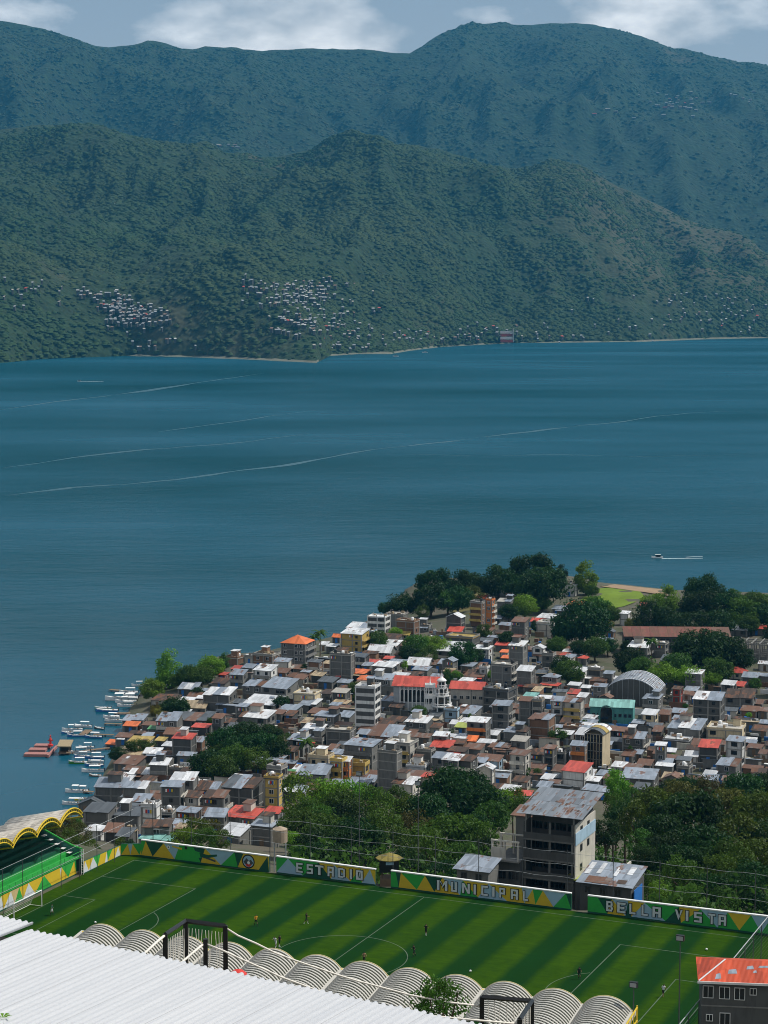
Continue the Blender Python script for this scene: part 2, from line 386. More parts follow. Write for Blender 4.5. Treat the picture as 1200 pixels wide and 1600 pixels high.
def hillside(name, crest, dcrest, base_px, zbase, nrow, amp, seed, mat, ext=(-900, 2100), step=10, wig=None):
    cx = np.array([c[0] for c in crest], float); cy = np.array([c[1] for c in crest], float)
    px = np.arange(ext[0], ext[1] + 1, step, dtype=float)
    yc = np.interp(px, cx, cy)
    tanx = (px - 600) / FPX
    dc = np.interp(px, *dcrest) if isinstance(dcrest, tuple) else np.full(px.shape, float(dcrest))
    b = -(yc - 800) / FPX
    slope = (-math.sin(PITCH) + b * math.cos(PITCH)) / (math.cos(PITCH) + b * math.sin(PITCH))
    fx = tanx / (math.cos(PITCH) + b * math.sin(PITCH))
    zc = CAMZ + slope * dc
    ds = np.interp(px, *base_px)
    v = np.concatenate([np.linspace(0, 1, nrow), np.linspace(1.012, 1.14, 10)])[:, None]
    k_ = np.exp(-(np.arange(-60, 61) / 26.) ** 2); k_ /= k_.sum(); dsm = np.convolve(np.pad(ds, 60, 'edge'), k_, 'valid')
    D = dsm[None] + (dc - dsm)[None] * v + (ds - dsm)[None] * np.clip(1 - v / .16, 0, 1) ** 2
    X = fx[None] * D
    prof = np.where(v <= 1, np.power(np.clip(v, 1e-6, 1), .92), 1 - (v - 1) * 1.1)
    Z = zbase + (zc[None] - zbase) * prof
    warp = fbm(X / 900, D / 900, 3, seed + 40) * 500
    gul = fbm((X + warp) / 520, D / 1700, 4, seed, True) - .52
    env = np.clip(np.sin(np.pi * np.clip(v, 0, 1)), 0, 1) ** .8
    Z = Z + gul * amp * env + (fbm(X / 160, D / 160, 4, seed + 9) - .5) * amp * .22 * np.clip(v * 6, 0, 1) * (1 - .55 * np.clip(v, 0, 1))
    if wig is not None: Z = wig(X, D, Z, v)
    Z[0] = -4
    me = np_mesh(name, np.stack([X, D, Z], -1).reshape(-1, 3), grid_faces(*X.shape), [mat])
    return link(name, me), (X, D, Z)
crest1 = [(-900, 250), (-300, 215), (0, 200), (60, 198), (130, 204), (200, 216), (270, 222), (320, 229), (350, 242), (400, 249), (440, 246), (500, 235), (540, 222), (600, 221), (650, 228), (700, 240), (760, 256),
          (800, 262), (860, 254), (900, 262), (950, 285), (1000, 306), (1050, 326), (1100, 352), (1150, 381), (1200, 410), (1300, 452), (1500, 500), (2100, 512)]
crest2 = [(-900, 60), (-200, 22), (0, 31), (60, 43), (100, 60), (150, 73), (230, 66), (300, 73), (400, 79), (480, 76), (560, 81), (640, 85), (670, 66), (700, 46), (740, 35), (800, 39), (850, 37), (900, 34),
          (960, 43), (1000, 56), (1050, 79), (1100, 86), (1150, 98), (1200, 105), (1400, 150), (2100, 260)]
def dist_at(y): return CAMZ / math.tan(math.atan((y - 800) / FPX) + PITCH)
sh_px = [-900, -300, 0, 60, 200, 300, 420, 495, 515, 560, 610, 640, 690, 800, 900, 1000, 1100, 1200, 2100]
sh_y = [585, 572, 567, 561, 556, 558, 563, 567, 556, 553, 553, 548, 542, 536, 535, 534, 530, 528, 520]
sh_d = [dist_at(q) for q in sh_y]
def headland(X, D, Z, v):
    c = atd(352, 500, 4330)
    Z = Z + 74 * np.exp(-(((X - c.x) / 135) ** 2 + ((D - c.y) / 300) ** 2)) * np.clip(v * 12, 0, 1)
    c = atd(440, 530, 4200)
    Z = Z + 34 * np.exp(-(((X - c.x) / 70) ** 2 + ((D - c.y) / 150) ** 2)) * np.clip(v * 30, 0, 1)
    c = atd(-60, 470, 4350)
    return Z + 120 * np.exp(-(((X - c.x) / 170) ** 2 + ((D - c.y) / 260) ** 2)) * np.clip(v * 30, 0, 1)
near_hill, NH = hillside('near_hills', crest1, ([-900, 0, 350, 600, 860, 1200, 2100], [6300, 6300, 6500, 6600, 6700, 7000, 7200]), (sh_px, sh_d), 0, 130, 380, 21, forest_ground('hill forest floor', (.019, .040, .014), (.066, .066, .036), .56, (330., 700.)), wig=headland, step=8)
struct(near_hill)
far_hill, FH = hillside('far_mountains', crest2, ([-900, 0, 640, 800, 1200, 2100], [10000, 10000, 10500, 11300, 11000, 10600]), ([-900, 2100], [7400, 7600]), 60, 90, 520, 57, forest_ground('mountain forest floor', (.018, .037, .015), (.070, .068, .040), .60, None, .06))
struct(far_hill)

def crowns(name, G, n, smin, smax, mat, bare=None, seed=1, squash=1.0, vmax=1.0, nrow=130):
    """low crowns scattered over a hillside, one object: a far-off wood nobody could count"""
    g = np.random.default_rng(seed); X, D, Z = G; nc = X.shape[1]
    ii = g.random(n) * (nrow - 2) * vmax; jj = g.random(n) * (nc - 1.01)
    a = ii.astype(int); b = jj.astype(int); u = ii - a; w = jj - b
    def bil(Q): return (Q[a, b] * (1 - w) + Q[a, b + 1] * w) * (1 - u) + (Q[a + 1, b] * (1 - w) + Q[a + 1, b + 1] * w) * u
    x, y, zz = bil(X), bil(D), bil(Z)
    keep = (zz > 1.5)
    px = 600 + FPX * x / y
    keep &= (px > -160) & (px < 1360)
    if bare is not None: keep &= g.random(n) < bare(x, y, zz, px)
    x, y, zz = x[keep], y[keep], zz[keep]; m = len(x)
    s = smin + (smax - smin) * g.random(m) ** 2.0
    ring = lambda r, h, o: np.stack([r * np.cos(np.arange(5) * 1.2566 + o), r * np.sin(np.arange(5) * 1.2566 + o), np.full(5, h)], -1)
    base = np.concatenate([ring(.52, -.22, 0), ring(.44, .42, .6), [[0, 0, .78]]])
    P = base[None] * (1 + (g.random((m, 11, 1)) - .5) * .45) * s[:, None, None]
    P[:, :, 2] *= (squash * (.75 + .5 * g.random(m)))[:, None]
    ca, sa = np.cos(g.random(m) * 6.28), np.sin(g.random(m) * 6.28); ca = np.cos(g.random(m) * 6.28); sa = np.sqrt(1 - ca * ca)
    q = P.copy(); q[:, :, 0] = P[:, :, 0] * ca[:, None] - P[:, :, 1] * sa[:, None]; q[:, :, 1] = P[:, :, 0] * sa[:, None] + P[:, :, 1] * ca[:, None]
    q += np.stack([x, y, zz], -1)[:, None, :]
    F = []
    for k in range(5):
        k2 = (k + 1) % 5; F += [(k, k2, 5 + k2), (k, 5 + k2, 5 + k), (5 + k, 5 + k2, 10)]
    F = np.array(F)
    f = (F[None] + (np.arange(m) * 11)[:, None, None]).reshape(-1, 3)
    o = link(name, np_mesh(name, q.reshape(-1, 3), f, [mat])); o['kind'] = 'stuff'
    return o
def forestmat(name, a, b, c):
    t = NT(name); v = t.coord(); f = t.noise(v, .028, 3, .6); g = t.noise(v, .0022, 5, .6)
    col = t.mix(t.ramp(f, [(.34, 0.), (.66, 1.)]), a, b); col = t.mix(t.ramp(g, [(.42, 0.), (.60, .85)]), col, c)
    return t.out(col, .95)
def bare1(x, y, zz, px):
    d = fbm(x / 260, y / 260, 4, 77); k = np.clip((px - 800) / 150, 0, 1) * np.clip((zz - 60) / 120, 0, 1)
    return np.clip(1.05 - k * .72 * (d > .42) - (d > .63) * .8, .1, 1)
def bare2(x, y, zz, px): return np.clip(1.1 - (fbm(x / 420, y / 420, 4, 88) > .58) * .75, .1, 1)
crowns('near_hill_forest', NH, 112000, 9, 21, forestmat('near hill canopy', (.020, .045, .015), (.032, .066, .019), (.040, .062, .021)), bare1, 3, .33)
crowns('mountain_forest', FH, 50000, 12, 28, forestmat('mountain canopy', (.024, .049, .017), (.038, .067, .023), (.052, .064, .030)), bare2, 5, .28, nrow=90)
t = NT('pale shore rock'); v = t.coord(); g = t.noise(v, .05, 5, .65)
M_shore = t.out(t.mix(g, (.06, .075, .04), (.22, .21, .17)), .95, g, .6, 1.)
sb = MB(); xs = list(range(-150, 1351, 5))
for a, b in zip(xs, xs[1:]):
    q = []
    for x in (a, b):
        d = float(np.interp(x, sh_px, sh_d)); k = (x - 600) / FPX / math.cos(PITCH); wd = 5 + 16 * float(vnoise(np.array(x / 31.), np.array(.5), 4)) ** 3
        q.append(((k * (d - wd), d - wd, -.4), (k * (d + 14), d + 14, 2.6 + 2 * float(vnoise(np.array(x / 9.), np.array(.2), 6)))))
    sb.hexa([(q[0][0][0], q[0][0][1], -3), (q[1][0][0], q[1][0][1], -3), (q[1][1][0], q[1][1][1], -3), (q[0][1][0], q[0][1][1], -3)], [q[0][0], q[1][0], q[1][1], q[0][1]])
struct(sb.build('far_shore', M_shore))
# haze: one closed box of even air
t = NT('haze air'); pv = t.n('ShaderNodeVolumePrincipled', {'Color': (.05, .33, .62, 1), 'Density': 5.4e-5, 'Anisotropy': .15})
t.n('ShaderNodeOutputMaterial', {'Volume': pv.outputs[0]})
hz = MB().box(-9500, -330, -40, 9500, 12600, 2100).build('haze', t.mat); hz['kind'] = 'stuff'

# ------------------------------------------------------------------ labels that single things out
LAND = [('church tower', 690, 1090), ('white banded tower block', 575, 1105), ('striped arched hall', 992, 1072), ('teal arched hall', 957, 1107), ('long rusty school', 1057, 988),
        ('orange stair tower', 766, 945), ('orange-roofed hotel', 465, 1008), ('red hip-roofed hall', 1148, 1046), ('floating red dock', 75, 1170), ('tall blank grey tower', 609, 1190),
        ('cream glass-fronted block', 935, 1170), ('yellow four-storey block', 427, 1230), ('big dark block', 1108, 1100), ('boxy red-roofed tower', 1009, 950),
        ('concrete skeleton', 1175, 1005), ('grey boat shed', 175, 1225), ('turquoise roof', 248, 1309), ('rust-patched tall block', 870, 1290),
        ('white-banded shoreline hotel', 592, 965), ('big red awning roof', 382, 1268), ('knoll trees', 690, 915), ('huge headland tree', 840, 900)]
ORD = ['nearest', 'second', 'third', 'fourth', 'fifth', 'sixth', 'seventh', 'eighth', 'ninth', 'tenth', 'eleventh', 'twelfth']
def landmark(px, py, skip=()):
    best = min((l for l in LAND if l[0] not in skip), key=lambda l: math.hypot(px - l[1], (py - l[2]) * 1.6))
    dx, dy = px - best[1], (py - best[2]) * 1.6
    if abs(dx) > abs(dy): w = 'right of' if dx > 0 else 'left of'
    else: w = 'in front of' if dy > 0 else 'behind'
    return best[0], w, math.hypot(dx, dy)
LAB = []                            # (object, noun phrase, px, py)
def place_labels():
    seen = {}
    for o, noun, px, py in LAB:
        l, w, d = landmark(px, py); seen.setdefault((noun, l, w), []).append((d, o))
    for (noun, l, w), q in seen.items():
        q.sort(key=lambda a: a[0])
        for k, (d, o) in enumerate(q):
            o['label'] = f'{noun} {w} {l}' if len(q) == 1 else f'{noun}, {ORD[k]} {w} {l}'

# ------------------------------------------------------------------ houses
def win_mesh(name, w, h, frame, bars=1):
    b = MB(); t = .07
    b.box(-w / 2, -.05, 0, -w / 2 + t, .03, h, 0).box(w / 2 - t, -.05, 0, w / 2, .03, h, 0)
    b.box(-w / 2 + t, -.05, 0, w / 2 - t, .03, t, 0).box(-w / 2 + t, -.05, h - t, w / 2 - t, .03, h, 0)
    for k in range(bars):
        x = -w / 2 + w * (k + 1) / (bars + 1); b.box(x - .025, -.04, t, x + .025, .02, h - t, 0)
    b.box(-w / 2 + t, -.02, t, w / 2 - t, .0, h - t, 1)
    return b.mesh(name, [frame, M_glass])
WIN = [win_mesh('window', 1.3, 1.25, M_white), win_mesh('window', 1.0, 1.1, M_darksteel), win_mesh('window', 1.8, 1.3, M_darksteel, 2), win_mesh('window', .8, .9, M_white, 0)]
DOOR = [MB().box(-.5, -.05, 0, .5, .03, 2.1).mesh('door', m) for m in (M_darksteel, M_wood, M_blue)]
TANK = MB().lathe([(.55, 0), (.6, .1), (.6, 1.1), (.45, 1.35), (.2, 1.45)], 10).mesh('water_tank', M_tank, True)
TANKW = MB().lathe([(.55, 0), (.6, .1), (.6, 1.1), (.45, 1.35), (.2, 1.45)], 10).mesh('water_tank', M_white, True)
TILT = R(12)
ROOF['B'] = ROOF['c']
class House: pass
HOUSES = []
TOWN_YAW = -.36
def sheet_prism(b, x0, x1, y0, y1, z0, z1, t, m=0):       # sloping slab, front height z0 and back height z1
    b.hexa([(x0, y0, z0 - t), (x1, y0, z0 - t), (x1, y1, z1 - t), (x0, y1, z1 - t)], [(x0, y0, z0), (x1, y0, z0), (x1, y1, z1), (x0, y1, z1)], m)
def make_house(h, g):
    w, d, kind, col, st, wall = h.w, h.d, h.kind, h.col, h.st, h.wall
    rd = random.Random(int(h.px * 31 + h.py * 17))
    root = empty('house', (h.x, h.y, h.z), h.yaw); h.root = root; root['category'] = 'house'; root['group'] = g
    H = 2.45 * st + .1; x0, x1, y0, y1 = -w / 2, w / 2, -d / 2, d / 2
    slope = 0
    W = MB()
    if kind == 'm':
        slope = math.tan(h.tilt); z0, z1 = H, H + slope * d
        i = len(W.v)
        W.hexa([(x0, y0, -3), (x1, y0, -3), (x1, y1, -3), (x0, y1, -3)], [(x0, y0, z0), (x1, y0, z0), (x1, y1, z1), (x0, y1, z1)])
    elif kind == 'G':               # ridge runs front to back, gable faces us
        rise = w * .22
        W.v += [(x0, y0, -3), (x1, y0, -3), (x1, y0, H), (0, y0, H + rise), (x0, y0, H), (x0, y1, -3), (x1, y1, -3), (x1, y1, H), (0, y1, H + rise), (x0, y1, H)]
        W.f += [(0, 1, 2, 3, 4), (9, 8, 7, 6, 5), (1, 6, 7, 2), (0, 4, 9, 5), (2, 7, 8, 3), (4, 3, 8, 9)]; W.m += [0] * 6
    elif kind == 'g':
        rise = d * .26
        W.v += [(x0, y0, -3), (x0, y1, -3), (x0, y1, H), (x0, 0, H + rise), (x0, y0, H), (x1, y0, -3), (x1, y1, -3), (x1, y1, H), (x1, 0, H + rise), (x1, y0, H)]
        W.f += [(0, 4, 3, 2, 1), (5, 6, 7, 8, 9), (0, 5, 9, 4), (1, 2, 7, 6), (4, 9, 8, 3), (3, 8, 7, 2)]; W.m += [0] * 6
    else:
        W.box(x0, y0, -3, x1, y1, H)
    W.build('wall', WALL[wall], root)
    # bare concrete frame: floor bands and corner posts, proud of the block walls
    e = .05; fm = WALL['w'] if h.style == 'band' else M_frame
    hh = 1.05 if h.style == 'band' else .28
    bm_ = MB().box(x0 - e, y0 - e, -.05, x1 + e, y1 + e, -.05 + hh).mesh('floor_band', fm)
    for k in range(1, st + (1 if kind == 'f' and h.style != 'band' else 0)): link('floor_band', bm_, root, (0, 0, 2.45 * k))
    pm_ = MB().box(-.19, -.19, -2.9, .19, .19, H - .02).mesh('corner_post', fm)
    for (cx, cy) in ((x0, y0), (x1, y0), (x1, y1)): link('corner_post', pm_, root, (cx, cy, 0))
    if w > 7: link('corner_post', pm_, root, (.4, y0 + .06, -.012))
    ov = .45; th = .10
    R_ = MB(); rm = ROOF[col]
    if kind == 'm':
        half = (d / 2 + ov); zc = H + slope * d / 2 + .14
        ns = 1 if w < 5 or h.style == 'one' else rd.choice([1, 1, 2, 2, 3]); cuts = [x0 - ov] + sorted(x0 + w * (k + rd.uniform(-.18, .18)) / ns for k in range(1, ns)) + [x1 + ov]
        for k in range(ns):
            kk = k == 0 or rd.random() < .55; m_ = rm if kk or col in 'Ro' else ROOF[rd.choice('bbwrd')]
            f = half / math.cos(h.tilt); o = MB().box(cuts[k], -f * (1 if kk else rd.uniform(.8, 1.1)), -th, cuts[k + 1] - .02, f * (1 if kk else rd.uniform(.75, 1.05)), 0)
            r = o.build('roof', m_, root, loc=(0, 0, zc + (0 if k == 0 else rd.uniform(.02, .45)))); r.rotation_euler = (h.tilt + (0 if k == 0 else R(rd.uniform(-.5, 3))), 0, 0)
        if w > 6 and rd.random() < .4:      # loose sheets and weights lying on the roof
            for _ in range(rd.randint(1, 3)):
                pw_ = rd.uniform(.7, 1.8); px_ = rd.uniform(cuts[0] + pw_, cuts[1] - pw_) if cuts[1] - cuts[0] > 2 * pw_ else (cuts[0] + cuts[1]) / 2; y_ = rd.uniform(-.8, .4) * half
                MB().box(px_ - pw_ / 2, y_, .15, px_ + pw_ / 2, y_ + rd.uniform(1, 2.2), .2).build('patch_sheet', ROOF[rd.choice('rwbdr')], root, loc=(0, 0, zc + y_ * slope)).rotation_euler = (h.tilt, 0, 0)
    elif kind in 'gG':
        a = math.atan(.52) if kind == 'g' else math.atan(.44); span = (d if kind == 'g' else w) / 2; ln = (span + ov) / math.cos(a)
        rise = (d * .26 if kind == 'g' else w * .22)
        for sgn in (-1, 1):
            o = MB()
            if kind == 'g':
                o.box(x0 - ov, (-ln if sgn < 0 else 0), .04, x1 + ov, (0 if sgn < 0 else ln), .04 + th)
                r = o.build('roof_slope', rm, root, loc=(0, 0, H + rise)); r.rotation_euler = (-sgn * a, 0, 0)
            else:
                o.box(y0 - ov, (-ln if sgn < 0 else 0), .04, y1 + ov, (0 if sgn < 0 else ln), .04 + th)
                r = o.build('roof_slope', rm, root, loc=(0, 0, H + rise)); r.rotation_euler = (-sgn * a, 0, R(90))
        MB().tube([(x0 - ov, 0, H + rise + .12), (x1 + ov, 0, H + rise + .12)] if kind == 'g' else [(0, y0 - ov, H + rise + .12), (0, y1 + ov, H + rise + .12)], .12, 6).build('ridge_cap', rm, root)
    elif kind == 'h':
        o = MB(); rise = min(w, d) * .30; a0, a1, b0, b1 = x0 - .5, x1 + .5, y0 - .5, y1 + .5
        if w > d * 1.2: r0, r1 = (-(w - d) / 2, 0), ((w - d) / 2, 0)
        else: r0 = r1 = (0, 0)
        B = [(a0, b0, H), (a1, b0, H), (a1, b1, H), (a0, b1, H)]; T0 = (r0[0], 0, H + rise); T1 = (r1[0] + .01, 0, H + rise)
        o.face([B[0], B[1], T1, T0]); o.face([B[2], B[3], T0, T1]); o.face([B[1], B[2], T1]); o.face([B[3], B[0], T0]); o.face(B[::-1])
        o.build('roof', rm, root)
    else:
        o = MB(); o.box(x0 - .25, y0 - .25, H - .02, x1 + .25, y1 + .25, H + .2); o.build('roof', rm, root)
        p = MB(); ph = rd.choice([.35, .6, .9]); pt = .15; q = .2
        p.box(x0 - q, y0 - q, H + .2, x1 + q, y0 - q + pt, H + .2 + ph).box(x0 - q, y1 + q - pt, H + .2, x1 + q, y1 + q, H + .2 + ph)
        p.box(x0 - q, y0 - q + pt, H + .2, x0 - q + pt, y1 + q - pt, H + .2 + ph).box(x1 + q - pt, y0 - q + pt, H + .2, x1 + q, y1 + q - pt, H + .2 + ph)
        p.build('parapet', WALL['w'] if h.style == 'band' else (WALL[wall] if rd.random() < .6 else M_frame), root)
        if rd.random() < .55:
            for cx in (x0 + .2, 0, x1 - .2):
                for cy in (y0 + .2, y1 - .2):
                    link('column_stub', STUB, root, (cx, cy, H + .2))
        if rd.random() < .5 and w > 5:      # a small roofed stair head
            sw, sd_ = rd.uniform(2, 3), min(2.4, d * .5); sx = rd.uniform(x0 + sw, x1 - sw) if w > 2 * sw else 0
            MB().box(sx - sw / 2, y1 - sd_ - .4, H + .2, sx + sw / 2, y1 - .4, H + 2.5).build('stair_head', WALL[wall], root)
            q = MB(); sheet_prism(q, sx - sw / 2 - .3, sx + sw / 2 + .3, y1 - sd_ - .8, y1 - .1, H + 2.62, H + 2.85, .08); q.build('stair_roof', ROOF[rd.choice('bwrd')], root)
        # things people keep up there
        c = MB()
        for _ in range(rd.randint(2, 6)):
            cx, cy = rd.uniform(x0 + .6, x1 - .6), rd.uniform(y0 + .6, y1 - .6); s1, s2, s3 = rd.uniform(.3, .8), rd.uniform(.3, .7), rd.uniform(.3, 1.0)
            c.box(cx - s1, cy - s2, H + .2, cx + s1, cy + s2, H + .2 + s3, rd.randint(0, 2))
        c.build('roof_clutter', [M_white, M_wood, ROOF['t']], root)
    if kind == 'm' and st >= 2 and w > 4.5 and rd.random() < .45:
        sw, sd_ = rd.uniform(1.8, w * .5), min(2.6, d * .5); sx = rd.uniform(x0 + sw / 2, x1 - sw / 2); zt = H + slope * d
        MB().box(sx - sw / 2, y1 - sd_, H - .3, sx + sw / 2, y1 - .05, zt + 1.7).build('roof_room', WALL[rd.choice('ckl')], root)
        q = MB(); sheet_prism(q, sx - sw / 2 - .3, sx + sw / 2 + .3, y1 - sd_ - .4, y1 + .3, zt + 1.75, zt + 2.05, .07); q.build('room_roof', ROOF[rd.choice('bwrd')], root)
    if st >= 2 and rd.random() < .3:
        b = MB(); xx = rd.uniform(x0, x1 - 2.0) if w > 2.2 else x0
        for q in range(4): b.face([(xx + q * .5, y0 - .25, 2.45 * st - 1.2), (xx + q * .5 + .4, y0 - .25, 2.45 * st - 1.2), (xx + q * .5 + .4, y0 - .22, 2.45 * st - .4), (xx + q * .5, y0 - .22, 2.45 * st - .4)], q % 4)
        o = b.build('laundry', [M_white, M_red, M_blue, M_yel], root); o['kind'] = 'stuff'
    tz = H + .22 if kind == 'f' else None
    if tz and rd.random() < .75:
        link('water_tank', TANK if rd.random() < .45 else TANKW, root, (rd.uniform(x0 + .9, x1 - .9), rd.uniform(0, y1 - .9), tz))
    wm = rd.choice(WIN[:3]); n = max(1, int(w / 2.9)); blank = (rd.random() < .18 and st > 1) or h.style == 'blank'
    for k in range(st):
        zb = 2.45 * k + .95
        for q in range(n):
            if blank or rd.random() < .22: continue
            X = x0 + w * (q + .5) / n
            if w > 7 and abs(X) < 1.0: X += 1.1
            if k == 0 and q == 0: link('door', rd.choice(DOOR), root, (X, y0 - .03, 0))
            else: link('window', wm, root, (X, y0 - .03, zb))
        m = max(1, int(d / 3.2))
        for q in range(m):
            if h.style == 'blank' or rd.random() < .4: continue
            link('window', wm, root, (x1 + .03, y0 + d * (q + .5) / m, zb), R(90))
    if h.style in ('balc', 'balo') or (h.style == '' and st > 1 and rd.random() < .42):
        bm = {'balo': WALL['o'], 'balc': WALL['y']}.get(h.style, rd.choice([WALL['l'], M_frame, WALL[wall]]))
        side = rd.random() < .5 and h.style == ''
        for k in range(1, st):
            zb = 2.45 * k - .12
            b = MB()
            if side: b.box(x1 + .06, y0, zb, x1 + 1.1, y1, zb + .14).box(x1 + 1.0, y0, zb + .14, x1 + 1.1, y1, zb + 1.0)
            else: b.box(x0, y0 - 1.1, zb, x1, y0 - .06, zb + .14).box(x0, y0 - 1.1, zb + .14, x1, y0 - 1.0, zb + 1.0)
            b.build('balcony', bm, root)
    elif rd.random() < .35 and w > 4:
        a = MB(); aw = rd.uniform(2, min(5, w)); ax = rd.uniform(x0, x1 - aw); sheet_prism(a, ax, ax + aw, y0 - 1.3, y0 - .06, 2.1, 2.5, .05)
        a.build('awning', ROOF[rd.choice('brdtRw')], root)
    return root
STUB = MB().box(-.13, -.13, 0, .13, .13, .9).mesh('column_stub', M_frame)
def add_house(px, py, wpx, kind, col, st, wall='', style='', noun=None):
    h = House(); st = int(st); H = 2.45 * st + .4
    h.tilt = R(random.uniform(4, 13)) if kind == 'm' else 0
    p, zg = atg(px, py, H + (.5 if kind == 'm' else 0))
    s = scale_at(p); h.w = max(2.6, wpx / s * .97 - .7); h.d = min(max(h.w * random.uniform(.75, 1.05), 3.4), 10.5)
    if wpx > 55: h.d = min(h.d, 9)
    h.yaw = (TOWN_YAW if px > 345 else -.22) + random.uniform(-.11, .11)
    h.x, h.y, h.z = p.x, p.y, ground(p.x, p.y); h.px, h.py = px, py; h.kind, h.col, h.st, h.style = kind, col, st, style
    h.wall = wall or random.choice('ccccccckkln' if col != 'w' else 'cccclkw'); h.noun = noun
    HOUSES.append(h); return h
